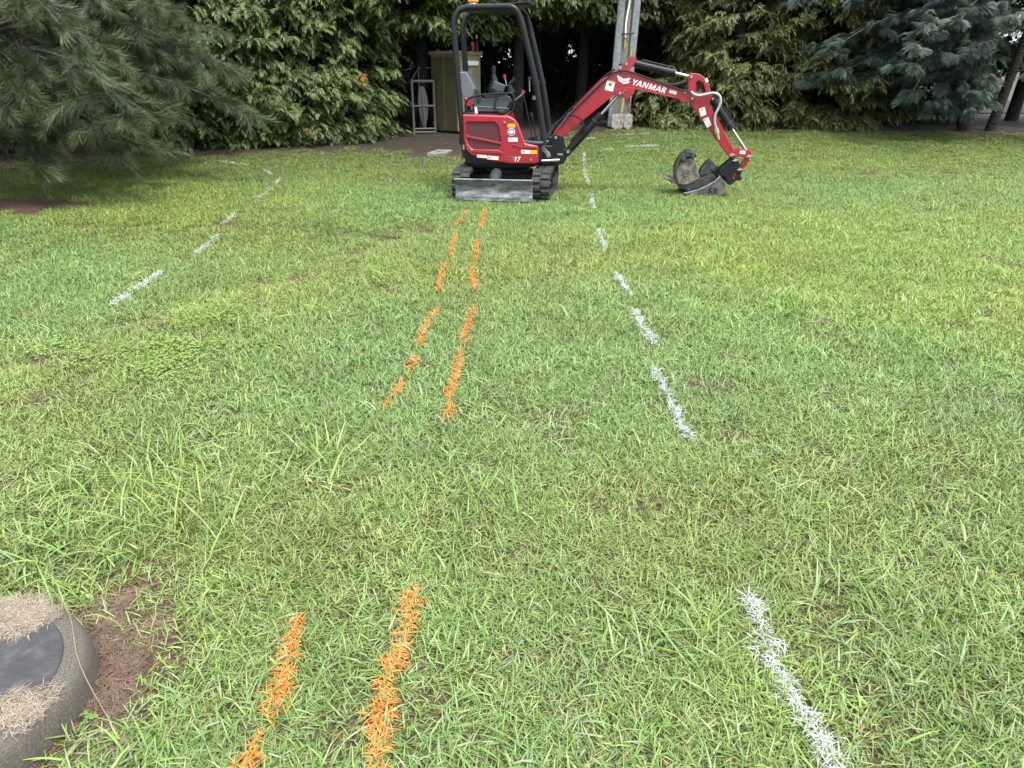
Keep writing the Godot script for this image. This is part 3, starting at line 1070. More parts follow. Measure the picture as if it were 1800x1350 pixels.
	# beige cabinet
	var yaw := atan2(0.42, 0.58)
	var cab := thing("cabinet", "beige green metal cabinet standing under the trees behind the excavator", "cabinet", Vector3(-1.15, rise(-1.15, -16.2), -16.2), -yaw)
	st = begin(); box(st, Vector3(-0.36, 0.81, -0.40), Vector3(0.72, 1.50, 0.80), 0.012)
	obj("body", st, M.cabinet_paint, cab)
	st = begin(); box(st, Vector3(-0.36, 0.03, -0.40), Vector3(0.62, 0.10, 0.70), 0.01)
	obj("plinth", st, M.black_paint, cab)
	st = begin(); box(st, Vector3(-0.36, 1.60, -0.40), Vector3(0.80, 0.075, 0.88), 0.012)
	obj("lid", st, M.cabinet_lid, cab)
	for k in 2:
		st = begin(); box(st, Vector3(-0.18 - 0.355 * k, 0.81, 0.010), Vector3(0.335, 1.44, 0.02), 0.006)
		var dr := obj("door", st, M.shaded_door_paint, cab)  # doors darker than the body, their shade is in the colour
		if k == 1:
			for y in [0.20, 1.40]:
				st = begin(); box(st, Vector3(-0.66, y, 0.03), Vector3(0.07, 0.07, 0.03), 0.006)
				obj("hinge", st, M.grille_red if y > 1.0 else M.steel, dr)
	st = begin()
	ext(st, rect(0.40, 0.10, 0.05), 0.0, 0.06, 0.02, Transform3D(Basis(Vector3(0, 0, 1), Vector3(0, 1, 0), Vector3(1, 0, 0)), Vector3(0.001, 1.40, -0.48)))
	obj("wall_light", st, M.white_plastic, cab)
	st = begin(); box(st, Vector3(0.015, 1.22, -0.36), Vector3(0.03, 0.14, 0.22), 0.004)
	obj("switch_box", st, mat("switch_grey", lin(0.22, 0.25, 0.19), 0.5), cab)

	var top := Vector3(-0.745, rise(-1.15, -16.2) + 1.64, -16.62)
	var fl := thing("vacuum_flask", "black vacuum flask with silver cap on top of the cabinet", "flask", top)
	st = begin(); lathe(st, [Vector2(0, 0.0), Vector2(0.05, 0.0), Vector2(0.05, 0.20), Vector2(0.035, 0.235)], 18)
	obj("bottle", st, M.black_paint, fl)
	st = begin(); lathe(st, [Vector2(0.036, 0.236), Vector2(0.038, 0.30), Vector2(0.03, 0.305), Vector2(0, 0.305)], 18)
	obj("cap", st, M.chrome, fl)
	st = begin(); box(st, top + Vector3(-0.085, 0.09, 0.02), Vector3(0.07, 0.18, 0.09), 0.012)
	tag(obj("red_case", st, M.red_knob), "small red case standing beside the black flask on the cabinet", "case")
	st = begin()
	for k in 3:
		var pts: Array = []
		for q in 25:
			var a := TAU * q / 24.0
			pts.append(top + Vector3(-0.19 + 0.10 * cos(a), 0.02 + 0.022 * k + 0.05 * sin(a + k) * 0.5, 0.12 + 0.09 * sin(a)))
		tube(st, pts, 0.009, 6, false)
	tag(obj("cable_coil", st, M.rubber_hose), "coiled black cable lying on the front of the cabinet top", "cable")

	# steel tube frame left of the cabinet
	var fr := thing("metal_frame", "pale steel tube frame standing left of the beige cabinet", "frame", Vector3(-2.12, rise(-2.1, -16.3), -16.3), deg_to_rad(6))
	for bar in [["post", Vector3(0, 0, 0), Vector3(0, 1.07, 0), 0.026], ["post", Vector3(0.46, 0, -0.1), Vector3(0.46, 1.07, -0.1), 0.022], ["rail", Vector3(-0.02, 1.05, 0), Vector3(0.46, 1.05, -0.05), 0.030], ["rail", Vector3(0, 0.56, 0), Vector3(0.46, 0.56, -0.05), 0.024], ["rail", Vector3(0, 0.10, 0), Vector3(0.46, 0.10, -0.05), 0.020], ["rail", Vector3(0, 0.03, 0), Vector3(0.46, 0.03, -0.05), 0.020], ["post", Vector3(0.14, 0, -0.55), Vector3(0.14, 1.32, -0.55), 0.018], ["rail", Vector3(0.14, 1.31, -0.55), Vector3(0.56, 1.31, -0.6), 0.018], ["brace", Vector3(0.0, 1.07, -0.03), Vector3(0.14, 1.30, -0.55), 0.014]]:
		st = begin(); rod(st, bar[1], bar[2], bar[3], 10)
		obj(bar[0], st, M.frame_paint, fr)
	var bun := begin()
	var rg: Array = []
	for k in 9:
		var t := k / 8.0
		var r: Array = []
		var w := 0.085 * sin(PI * clampf(0.12 + 0.85 * t, 0, 1)) + 0.01
		for q in 20:
			var a := TAU * q / 20.0
			var f := w * (1.0 + 0.28 * cos(5.0 * a))
			r.append(Vector3(-1.93 + cos(a) * f + 0.02 * t, 0.42 + 0.82 * (1.0 - t) - (0.0 if t < 1.0 else 0.04) , -16.42 + sin(a) * f))
		rg.append(r)
	loft(bun, rg)
	tag(obj("cloth_bundle", bun, M.tarp), "folded pale grey cloth bundle hanging inside the steel frame", "cloth")
	# concrete surround with a dark square opening
	var pit := thing("drain_surround", "flat concrete drain surround in the dirt left of the excavator", "drain", Vector3(-1.36, rise(-1.36, -14.02), -14.02), deg_to_rad(-12))
	st = begin()
	ext(st, rect(0.31, 0.62), -0.03, 0.035, 0.008, Transform3D(Basis(Vector3.RIGHT, -PI / 2), Vector3.ZERO), rect(0.15, 0.24))
	obj("surround", st, M.pale_concrete, pit)
	st = begin(); box(st, Vector3(0, 0.005, 0), Vector3(0.148, 0.02, 0.238), 0.002)
	obj("grate", st, M.slate, pit)
	# peg
	st = begin()
	tube(st, [Vector3(-1.51, 0.03, -12.58), Vector3(-1.51, 0.17, -12.58), Vector3(-1.51, 0.175, -12.58), Vector3(-1.51, 0.20, -12.58)], [0.016, 0.016, 0.026, 0.024], 10)
	tag(obj("garden_peg", st, mat("peg_blue", lin(0.07, 0.12, 0.15), 0.5)), "small blue grey peg standing in the grass left of the excavator", "peg")

	# power pole: concrete core with galvanised covers and straps
	var pz := -17.45
	var px := 2.45
	var pole := thing("power_pole", "grey power pole with galvanised cable covers behind the boom", "pole", Vector3(px, rise(px, pz), pz))
	st = begin()
	tube(st, [Vector3(0, -0.2, 0), Vector3(0.11, 3.2, 0), Vector3(0.3, 9.0, 0)], [0.235, 0.205, 0.15], 20)
	obj("core", st, M.pole_concrete, pole)
	for s in [[-0.19, 0.085], [0.165, 0.08]]:
		st = begin()
		var b := Basis(Vector3(0.034, 1, 0).normalized(), 0.0)
		ext(st, rounded([[-s[1], 0, 0], [s[1], 0, 0], [s[1], 0.12, 0.03], [-s[1], 0.12, 0.03]]), 0.0, 6.5, 0.0, Transform3D(Basis(Vector3(1, 0, 0), Vector3(0, 0, 1), Vector3(0.034, 1, 0)), Vector3(s[0], 0.02 if s[0] < 0.0 else 0.62, 0.14)))
		obj("cable_cover", st, M.galvanised, pole)
	st = begin(); tube(st, smooth([Vector3(0.02, 1.85, 0.25), Vector3(0.01, 2.15, 0.28), Vector3(0.07, 2.6, 0.26), Vector3(0.12, 3.4, 0.25)]), 0.022, 8)
	obj("cable", st, M.white_plastic, pole)
	for y in [1.32, 1.92, 2.9]:
		st = begin()
		var pts: Array = []
		for q in 33:
			var a := TAU * q / 32.0
			pts.append(Vector3(0.034 * y + 0.285 * cos(a) * 1.02, y + 0.02 * cos(a), 0.035 + 0.25 * sin(a)))
		tube(st, pts, 0.012, 6, false)
		obj("strap", st, M.black_paint, pole)
	st = begin(); box(st, Vector3(0.02, 1.72, 0.235), Vector3(0.022, 0.16, 0.012), 0.002)
	obj("marker", st, M.yellow_print, pole)

	shovel("shovel", "steel shovel with wooden handle leaning left against the pole", Vector3(2.33, 0, -16.98), Vector3(2.36, 1.15, -17.20), M.ash_wood, true, 0.1)
	shovel("shovel", "yellow handled digging tool standing between two shovels at the pole", Vector3(2.42, 0, -17.02), Vector3(2.62, 1.66, -17.17), M.yellow_fibreglass, true, 0.0)
	shovel("shovel", "steel shovel with grey wooden handle leaning right against the pole", Vector3(2.60, 0, -16.98), Vector3(2.70, 1.15, -17.20), M.ash_wood, true, -0.2)

func shovel(called: String, label: String, foot: Vector3, head: Vector3, handle: Material, blade_on: bool, turn: float) -> void:
	foot.y = rise(foot.x, foot.z)
	head.y += foot.y
	var t := thing(called, label, "shovel", foot, 0.0, "tools leaning on the pole")
	var d := (head - foot).normalized()
	var st := begin()
	rod(st, d * 0.30, head - foot, 0.017, 10)
	obj("handle", st, handle, t)
	st = begin()
	tube(st, [d * 0.22, d * 0.36], [0.018, 0.021], 10)
	obj("socket", st, M.muddy_steel, t)
	st = begin()
	var z := Vector3(0.15 * turn, 0.2, 1.0)
	z = (z - d * z.dot(d)).normalized()
	var x := d.cross(z).normalized()
	ext(st, rounded([[-0.085, 0.33, 0.03], [-0.10, 0.06, 0.04], [0.0, -0.02, 0.08], [0.10, 0.06, 0.04], [0.085, 0.33, 0.03]]), -0.006, 0.006, 0.003, Transform3D(Basis(x, d, z), Vector3(0, 0.0, 0.02)))
	obj("blade", st, M.shovel_steel, t)

# ---------------------------------------------------------------- the excavator

const BOOM_AT := Transform3D(Basis(Vector3(0.99756, 0, 0.06976), Vector3(0, 1, 0), Vector3(-0.06976, 0, 0.99756)), Vector3(0.672, 0, 0.003))

func v2(a: Array, z: float) -> Vector3:
	return Vector3(a[0], a[1], z)

func pins(parent: Node, list: Array, z: float, r: float) -> void:
	for p in list:
		var st := begin()
		rod(st, Vector3(p[0], p[1], z - 0.006), Vector3(p[0], p[1], z + 0.014), r, 14)
		obj("pin", st, M.steel, parent)

func hydraulic(root: Node, called: String, a: Vector3, b: Vector3, r: float, frac: float, rr: float, at: Transform3D) -> void:
	var d := (b - a).normalized()
	var l := (b - a).length()
	var st := begin()
	tube(st, [a + d * 0.03, a + d * 0.035, a + d * (l * frac - 0.05), a + d * (l * frac - 0.05), a + d * l * frac, a + d * (l * frac + 0.004)], [r * 0.92, r, r, r * 1.13, r * 1.13, r * 0.9], 20)
	st.set_material(M.black_paint)
	rod(st, a - Vector3(0, 0, r * 0.9), a + Vector3(0, 0, r * 0.9), r * 0.95, 16)
	var o := obj(called, st, M.black_paint, root, at)
	st = begin()
	rod(st, a + d * (l * frac - 0.01), b - d * 0.02, rr, 14)
	rod(st, b - Vector3(0, 0, r * 0.8), b + Vector3(0, 0, r * 0.8), rr * 1.8, 16)
	obj("rod", st, M.chrome, o)
	# hard pipe strapped along the barrel
	var up := d.cross(Vector3(0, 0, 1)).normalized()
	if up.y < 0.0: up = -up
	st = begin()
	tube(st, [a + d * 0.10 + up * (r + 0.012), a + d * (l * frac - 0.02) + up * (r + 0.012)], 0.010, 8)
	obj("pipe", st, M.black_paint, o)
	st = begin()
	tube(st, [a + d * l * frac * 0.80, a + d * (l * frac * 0.80 + 0.022)], r * 1.16, 18)
	obj("clamp", st, M.dark_plastic, o)

func print_text(parent: Node, text: String, at: Vector3, angle: float, width: float, height: float, lean: float, m: Material, called := "lettering") -> void:
	var tm := TextMesh.new()
	var f := SystemFont.new()
	f.font_names = PackedStringArray(["Droid Sans"])
	f.font_weight = 700
	tm.font = f
	tm.text = text
	tm.font_size = 64
	tm.pixel_size = 0.01
	tm.depth = 0.04
	var arr := tm.get_mesh_arrays()
	var vs: PackedVector3Array = arr[Mesh.ARRAY_VERTEX]
	var lo := Vector3.ONE * INF
	var hi := -lo
	for v in vs:
		lo = lo.min(v); hi = hi.max(v)
	var k := Vector2(width / (hi.x - lo.x), height / (hi.y - lo.y))
	for i in vs.size():
		var v: Vector3 = vs[i]
		var y: float = (v.y - lo.y) * k.y
		vs[i] = Vector3((v.x - lo.x) * k.x + y * lean, y, (v.z - lo.z) * 0.002 / 0.04)
	arr[Mesh.ARRAY_VERTEX] = vs
	var am := ArrayMesh.new()
	am.add_surface_from_arrays(Mesh.PRIMITIVE_TRIANGLES, arr)
	obj(called, am, m, parent, Transform3D(Basis(Vector3(0, 0, 1), angle), at))

var sticker_mats := {}

# flat printed label: a pale ground with bars of print
func sticker(parent: Node, c: Vector3, w: float, h: float, angle: float, style: String, basis := Basis.IDENTITY) -> void:
	if not sticker_mats.has(style):
		var im := Image.create(48, 64, false, Image.FORMAT_RGBA8)
		im.fill(Color(0.76, 0.76, 0.745))
		var dark := Color(0.25, 0.25, 0.28)
		match style:
			"manual":
				im.fill_rect(Rect2i(0, 0, 48, 7), Color(0.85, 0.40, 0.12))
				im.fill_rect(Rect2i(14, 14, 18, 20), Color(0.20, 0.36, 0.40))
				for k in 4: im.fill_rect(Rect2i(6, 40 + 6 * k, 36 - 5 * (k % 2), 2), Color(0.55, 0.55, 0.56))
			"chart":
				for k in 3: im.fill_rect(Rect2i(5, 6 + 7 * k, 34 - 6 * (k % 2), 3), dark)
				im.fill_rect(Rect2i(10, 30, 26, 24), Color(0.62, 0.66, 0.82))
				for k in 4: im.fill_rect(Rect2i(10, 33 + 6 * k, 26, 1), Color(0.9, 0.9, 0.95))
			"notice":
				im.fill_rect(Rect2i(6, 6, 14, 9), dark)
				for k in 5: im.fill_rect(Rect2i(6, 20 + 8 * k, 36 - 7 * (k % 3), 3), Color(0.50, 0.50, 0.53))
			"warning":
				im.fill(Color(0.76, 0.58, 0.08))
				for k in 3: im.fill_rect(Rect2i(5, 10 + 18 * k, 38 - 8 * (k % 2), 7), Color(0.72, 0.50, 0.08))
			"wide":
				im.fill_rect(Rect2i(0, 0, 26, 64), Color(0.76, 0.76, 0.76))
				im.fill_rect(Rect2i(4, 20, 6, 28), Color(0.3, 0.3, 0.42))
				im.fill_rect(Rect2i(12, 14, 12, 8), Color(0.75, 0.25, 0.2))
				im.fill_rect(Rect2i(12, 34, 12, 6), Color(0.6, 0.6, 0.6))
				im.fill_rect(Rect2i(27, 0, 21, 64), Color(0.76, 0.60, 0.10))
				im.fill_rect(Rect2i(30, 16, 14, 8), Color(0.70, 0.48, 0.10))
				im.fill_rect(Rect2i(30, 36, 14, 8), Color(0.70, 0.48, 0.10))
			"strip":
				im.fill_rect(Rect2i(3, 18, 12, 28), Color(0.75, 0.3, 0.2))
				im.fill_rect(Rect2i(19, 22, 26, 7), Color(0.6, 0.6, 0.6))
				im.fill_rect(Rect2i(19, 38, 20, 7), Color(0.7, 0.55, 0.4))
		var m := mat("sticker_" + style, Color.WHITE, 0.4)
		m.albedo_texture = ImageTexture.create_from_image(im)
		sticker_mats[style] = m
	var q := QuadMesh.new()
	q.size = Vector2(w, h)
	obj("sticker", q, sticker_mats[style], parent, Transform3D(basis * Basis(Vector3(0, 0, 1), angle), c))

func plan(r: float, zh: float, xf: float, y: float) -> Array:
	var out: Array = []
	var c := 0.05
	for k in 5:
		var a := PI / 2.0 * k / 4.0
		out.append(Vector3(xf - c + c * cos(a), y, zh - c + c * sin(a)))
	var a0 := asin(minf(zh / r, 0.999))
	for k in 21:
		var a := lerpf(a0, -a0, k / 20.0)
		out.append(Vector3(-r * cos(a), y, r * sin(a)))
	for k in 5:
		var a := PI / 2.0 * k / 4.0
		out.append(Vector3(xf - c + c * sin(a), y, -(zh - c + c * cos(a))))
	return out

func excavator() -> void:
	rng.seed = 701
	var R := thing("mini_excavator", "red and black mini excavator parked on the lawn with raised boom", "excavator", Vector3(-0.05, 0, -10.2), deg_to_rad(-4))
	undercarriage(R)
	upper_body(R)
	cab_fittings(R)
	canopy(R)
	boom_and_arm(R)

func undercarriage(R: Node) -> void:
	var U := Transform3D(Basis(Vector3.UP, deg_to_rad(-4)), Vector3.ZERO)
	var side := Basis(Vector3(0, 0, 1), Vector3(0, 1, 0), Vector3(1, 0, 0))
	var lug := begin()
	ext(lug, rounded([[-0.031, 0.0, 0], [0.031, 0.0, 0], [0.024, 0.030, 0.004], [-0.024, 0.030, 0.004]], 2), -0.054, 0.054, 0.005)
	var lug_mesh := lug.commit()
	for s in [-1.0, 1.0]:
		var at := U * Transform3D(Basis.IDENTITY, Vector3(0.525 * s, 0.0, 0.0))
		var st := begin()
		var outer: Array = [[-0.60, 0.03, 0.0]]
		var po := PackedVector2Array()
		var pi_ := PackedVector2Array()
		for k in 25:
			var a := -PI / 2.0 + PI * k / 24.0
			po.append(Vector2(0.60 + 0.165 * cos(a), 0.195 + 0.165 * sin(a)))
			pi_.append(Vector2(0.60 + 0.135 * cos(a), 0.195 + 0.135 * sin(a)))
		for k in 25:
			var a := PI / 2.0 + PI * k / 24.0
			po.append(Vector2(-0.60 + 0.165 * cos(a), 0.195 + 0.165 * sin(a)))
			pi_.append(Vector2(-0.60 + 0.135 * cos(a), 0.195 + 0.135 * sin(a)))
		ext(st, po, -0.115, 0.115, 0.006, Transform3D(side, Vector3.ZERO), pi_)
		var belt := obj("crawler_track", st, M.track_rubber, R, at)
		var length := 2.4 + TAU * 0.165
		for k in 38:
			for h in 2:
				var u := fmod((k + 0.5 * h) * length / 38.0, length)
				var p: Vector2
				var nn: Vector2
				if u < 1.2:
					p = Vector2(-0.6 + u, 0.030); nn = Vector2(0, -1)
				elif u < 1.2 + PI * 0.165:
					var a := -PI / 2.0 + (u - 1.2) / 0.165
					nn = Vector2(cos(a), sin(a)); p = Vector2(0.6, 0.195) + nn * 0.165
				elif u < 2.4 + PI * 0.165:
					p = Vector2(0.6 - (u - 1.2 - PI * 0.165), 0.36); nn = Vector2(0, 1)
				else:
					var a := PI / 2.0 + (u - 2.4 - PI * 0.165) / 0.165
					nn = Vector2(cos(a), sin(a)); p = Vector2(-0.6, 0.195) + nn * 0.165
				p -= nn * 0.002
				var up := Vector3(0, nn.y, nn.x)
				var x := Vector3(1, 0, 0)
				obj("track_lug", lug_mesh, M.track_rubber, belt, Transform3D(Basis(up.cross(x), up, x), Vector3(-0.058 + 0.116 * h, p.y, p.x)))
		for w in [[0.60, 0.128, "idler_wheel"], [-0.60, 0.128, "drive_sprocket"], [-0.3, 0.055, "track_roller"], [0.0, 0.055, "track_roller"], [0.3, 0.055, "track_roller"]]:
			st = begin()
			var y: float = 0.195 if w[1] > 0.1 else 0.118
			var xf := Transform3D(Basis(Vector3(0, 1, 0), Vector3(1, 0, 0), Vector3(0, 0, 1)), Vector3(0, y, w[0]))
			lathe(st, [Vector2(0, -0.07), Vector2(0.05, -0.07), Vector2(0.055, -0.05), Vector2(w[1] - 0.02, -0.045), Vector2(w[1], -0.035), Vector2(w[1], 0.035), Vector2(w[1] - 0.02, 0.045), Vector2(0.055, 0.05), Vector2(0.05, 0.07), Vector2(0, 0.07)], 24, xf)
			var wh := obj(w[2], st, M.black_paint, belt)
			if w[1] > 0.1:
				for k in 8:
					var a := TAU * k / 8.0
					st = begin()
					rod(st, Vector3(0.046, y + 0.075 * sin(a), w[0] + 0.075 * cos(a)), Vector3(0.058, y + 0.075 * sin(a), w[0] + 0.075 * cos(a)), 0.010, 6)
		st = begin()
		ext(st, rounded([[-0.47, 0.15, 0.03], [0.47, 0.15, 0.03], [0.43, 0.25, 0.04], [-0.43, 0.25, 0.04]]), -0.05, 0.05, 0.006, Transform3D(side, Vector3.ZERO))
		obj("track_frame", st, M.black_paint, belt)
	var st := begin()
	box(st, Vector3(0, 0.24, 0), Vector3(0.62, 0.12, 0.62), 0.02)
	for z in [-0.24, 0.24]:
		box(st, Vector3(0, 0.235, z), Vector3(0.98, 0.09, 0.11), 0.01)
	obj("undercarriage_frame", st, M.black_paint, R, U)
	st = begin()
	lathe(st, [Vector2(0.0, 0.30), Vector2(0.30, 0.30), Vector2(0.30, 0.345), Vector2(0.27, 0.35), Vector2(0.27, 0.40), Vector2(0, 0.40)], 40)
	obj("slew_ring", st, M.black_paint, R)
	# dozer blade
	st = begin()
	var prof := PackedVector2Array()
	for k in 11:
		var t := k / 10.0
		prof.append(Vector2(0.865 - 0.045 * sin(PI * t) + 0.012 * t, 0.028 + 0.258 * t))
	for k in 11:
		var t := 1.0 - k / 10.0
		prof.append(Vector2(0.847 - 0.045 * sin(PI * t) + 0.012 * t, 0.028 + 0.258 * t))
	ext(st, prof, -0.505, 0.505, 0.003, Transform3D(side, Vector3(-0.07, 0, 0)))
	var bl := obj("dozer_blade", st, M.worn_blade, R, U)
	st = begin()
	rod(st, Vector3(-0.575, 0.29, 0.868), Vector3(0.435, 0.29, 0.868), 0.013, 10)
	obj("top_edge", st, M.worn_blade, bl)
	st = begin()
	box(st, Vector3(-0.07, 0.052, 0.862), Vector3(1.006, 0.055, 0.012), 0.003)
	obj("cutting_edge", st, M.worn_blade, bl)
	for x in [-0.32, 0.18]:
		st = begin()
		tube(st, [Vector3(x, 0.17, 0.79), Vector3(x * 0.9, 0.21, 0.4), Vector3(x * 0.9, 0.22, 0.2)], 0.035, 10)
		obj("blade_arm", st, M.black_paint, bl)
	st = begin()
	tube(st, [Vector3(-0.07, 0.30, 0.55), Vector3(-0.07, 0.33, 0.62), Vector3(-0.07, 0.30, 0.74), Vector3(-0.07, 0.2, 0.82)], [0.04, 0.075, 0.075, 0.05], 14)
	obj("blade_ram_cover", st, M.dark_plastic, bl)

func upper_body(R: Node) -> void:
	var st := begin()
	var rings: Array = []
	for q in [[0.372, 0.545, 0.40, 0.20], [0.385, 0.585, 0.44, 0.30], [0.415, 0.615, 0.465, 0.41], [0.46, 0.632, 0.472, 0.465], [0.56, 0.642, 0.475, 0.47], [0.66, 0.642, 0.475, 0.47]]:
		rings.append(plan(q[1], q[2], q[3], q[0]))
	loft(st, rings)
	obj("counterweight", st, M.black_paint, R)
	st = begin()
	rings = []
	for q in [[0.664, 0.644, 0.462, 0.16], [0.80, 0.646, 0.462, 0.12], [0.98, 0.640, 0.455, 0.06], [1.03, 0.625, 0.445, 0.04], [1.050, 0.590, 0.42, 0.02]]:
		rings.append(plan(q[1], q[2], q[3], q[0]))
	loft(st, rings)
	var hood := obj("engine_hood", st, M.red_paint, R)
	sticker(hood, Vector3(-0.6, 0.93, 0.29), 0.035, 0.10, 0.0, "notice", Basis(Vector3.UP, deg_to_rad(-63)))
	sticker(hood, Vector3(-0.6, 0.84, 0.29), 0.035, 0.05, 0.0, "manual", Basis(Vector3.UP, deg_to_rad(-63)))
	# right side panel with its grille opening
	var out := rounded([[-0.556, 1.055, 0.03], [0.049, 1.035, 0.05], [0.118, 0.998, 0.05], [0.165, 0.94, 0.05], [0.256, 0.705, 0.03], [0.424, 0.671, 0.02], [0.435, 0.47, 0.02], [0.40, 0.447, 0.02], [0.083, 0.444, 0.1], [-0.267, 0.488, 0.2], [-0.442, 0.543, 0.1], [-0.525, 0.62, 0.06], [-0.552, 0.774, 0.1]])
	var hole := rounded([[-0.507, 0.955, 0.03], [-0.14, 0.955, 0.05], [-0.10, 0.917, 0.04], [-0.061, 0.711, 0.03], [-0.095, 0.623, 0.03], [-0.44, 0.626, 0.06], [-0.49, 0.69, 0.06], [-0.511, 0.785, 0.05]])
	st = begin()
	ext(st, out, 0.44, 0.50, 0.016, Transform3D.IDENTITY, hole)
	var pan := obj("side_panel", st, M.red_paint, R)
	st = begin()
	ext(st, inset(hole, -0.02), 0.463, 0.478, 0.002)
	var gr := obj("grille", st, M.grille_red, pan)
	for k in 26:
		st = begin()
		var x := -0.495 + 0.0165 * k
		box(st, Vector3(x, 0.79, 0.479), Vector3(0.008, 0.31, 0.006), 0.001)
		obj("slat", st, M.grille_red, pan)
	st = begin()
	ext(st, rounded([[-0.515, 0.80, 0.004], [-0.515, 0.772, 0.004], [-0.055, 0.690, 0.004], [-0.052, 0.712, 0.004]]), 0.47, 0.498, 0.007)
	obj("grille_bar", st, M.red_paint, pan)
	st = begin()
	ext(st, rounded([[0.05, 0.70, 0.01], [0.20, 0.672, 0.05], [0.415, 0.668, 0.01], [0.415, 0.648, 0.01], [0.20, 0.650, 0.05]]), 0.492, 0.515, 0.008)
	obj("moulding", st, M.red_paint, pan)
	st = begin()
	ext(st, rounded([[-0.44, 0.625, 0.02], [-0.09, 0.612, 0.02], [-0.01, 0.575, 0.02], [-0.16, 0.580, 0.1], [-0.41, 0.590, 0.03]]), 0.492, 0.515, 0.008)
	obj("moulding", st, M.red_paint, pan)
	for p in [[-0.008, 0.961], [0.333, 0.499]]:
		st = begin()
		rod(st, Vector3(p[0], p[1], 0.49), Vector3(p[0], p[1], 0.508), 0.018, 18)
		obj("lock_cap", st, M.steel, pan)
	sticker(pan, Vector3(0.078, 0.921, 0.5025), 0.10, 0.046, 0.0, "warning")
	sticker(pan, Vector3(0.097, 0.750, 0.5025), 0.122, 0.050, 0.0, "notice")
	sticker(pan, Vector3(0.307, 0.600, 0.5025), 0.205, 0.046, -0.03, "wide")
	sticker(pan, Vector3(-0.31, 0.540, 0.5025), 0.125, 0.036, -0.06, "strip")
	sticker(pan, Vector3(-0.165, 0.522, 0.5028), 0.145, 0.044, -0.06, "strip")
	# round ear protection sign
	st = begin(); rod(st, Vector3(0.078, 0.843, 0.498), Vector3(0.078, 0.843, 0.5022), 0.051, 32)
	obj("sign_rim", st, M.white_print, pan)
	st = begin(); rod(st, Vector3(0.078, 0.843, 0.499), Vector3(0.078, 0.843, 0.5045), 0.044, 32)
	obj("safety_sign", st, M.blue_print, pan)
	st = begin()
	ext(st, rounded([[0.060, 0.868, 0.012], [0.096, 0.868, 0.012], [0.096, 0.832, 0.008], [0.088, 0.815, 0.006], [0.068, 0.815, 0.006], [0.060, 0.832, 0.008]]), 0.504, 0.506, 0.0004)
	for x in [0.054, 0.102]:
		ext(st, rounded([[x - 0.007, 0.858, 0.004], [x + 0.007, 0.858, 0.004], [x + 0.007, 0.830, 0.004], [x - 0.007, 0.830, 0.004]]), 0.504, 0.5065, 0.0004)
	obj("sign_symbol", st, mat("pale_blue_print", lin(0.35, 0.45, 0.75), 0.5), pan)
	print_text(pan, "ViO", Vector3(0.001, 0.499, 0.4995), -0.02, 0.107, 0.046, 0.25, M.sticker_rim)
	print_text(pan, "ViO", Vector3(0.004, 0.502, 0.5005), -0.02, 0.10, 0.040, 0.25, M.black_print)
	print_text(pan, "17", Vector3(0.105, 0.478, 0.5005), -0.02, 0.078, 0.060, 0.25, M.white_print)
	print_text(pan, "17", Vector3(0.111, 0.474, 0.4995), -0.02, 0.082, 0.062, 0.25, M.black_print)
	# stickers on the counterweight corner
	sticker(R.get_node("counterweight"), Vector3(-0.572, 0.645, 0.332), 0.045, 0.075, 0.0, "notice", Basis(Vector3.UP, deg_to_rad(-58)))
	sticker(R.get_node("counterweight"), Vector3(-0.572, 0.47, 0.318), 0.03, 0.04, 0.0, "chart", Basis(Vector3.UP, deg_to_rad(-58)))
	# deck, floor, front frame
	st = begin(); box(st, Vector3(-0.28, 1.058, 0), Vector3(0.56, 0.022, 0.80), 0.006)
	obj("deck", st, M.dark_plastic, R)
	st = begin(); box(st, Vector3(0.30, 0.672, 0.0), Vector3(0.34, 0.022, 0.90), 0.006)
	var fl := obj("floor_mat", st, M.rubber_hose, R)
	st = begin()
	tube(st, smooth([Vector3(0.25, 0.72, 0.44), Vector3(0.42, 0.705, 0.455), Vector3(0.55, 0.72, 0.40)]), 0.024, 10)
	obj("step_bar", st, M.grey_plastic, R)
	for p in [[0.30, 0.25], [0.36, 0.12], [0.38, -0.1]]:
		st = begin()
		box(st, Vector3(p[0], 0.74, p[1]), Vector3(0.09, 0.015, 0.07), 0.004, Basis(Vector3(0, 0, 1), 0.5))
		rod(st, Vector3(p[0], 0.68, p[1]), Vector3(p[0], 0.74, p[1]), 0.010, 8)
		obj("pedal", st, M.black_paint, R)
	st = begin()
	box(st, Vector3(0.53, 0.52, 0.0), Vector3(0.16, 0.26, 0.34), 0.02)
	box(st, Vector3(0.58, 0.70, 0.0), Vector3(0.10, 0.12, 0.20), 0.02)
	obj("swing_mount", st, M.black_paint, R)
	st = begin()
	ext(st, rounded([[0.44, 0.645, 0.006], [0.50, 0.648, 0.006], [0.585, 0.565, 0.006], [0.585, 0.52, 0.006], [0.545, 0.515, 0.006], [0.50, 0.585, 0.006], [0.44, 0.60, 0.006]]), 0.35, 0.362, 0.002)
	obj("latch_plate", st, M.galvanised, R)
	pins(R, [[0.46, 0.622], [0.535, 0.60], [0.575, 0.54]], 0.366, 0.012)
	st = begin(); rod(st, Vector3(0.42, 0.462, 0.30), Vector3(0.70, 0.462, 0.16), 0.020, 16)
	obj("swing_ram", st, M.chrome, R)

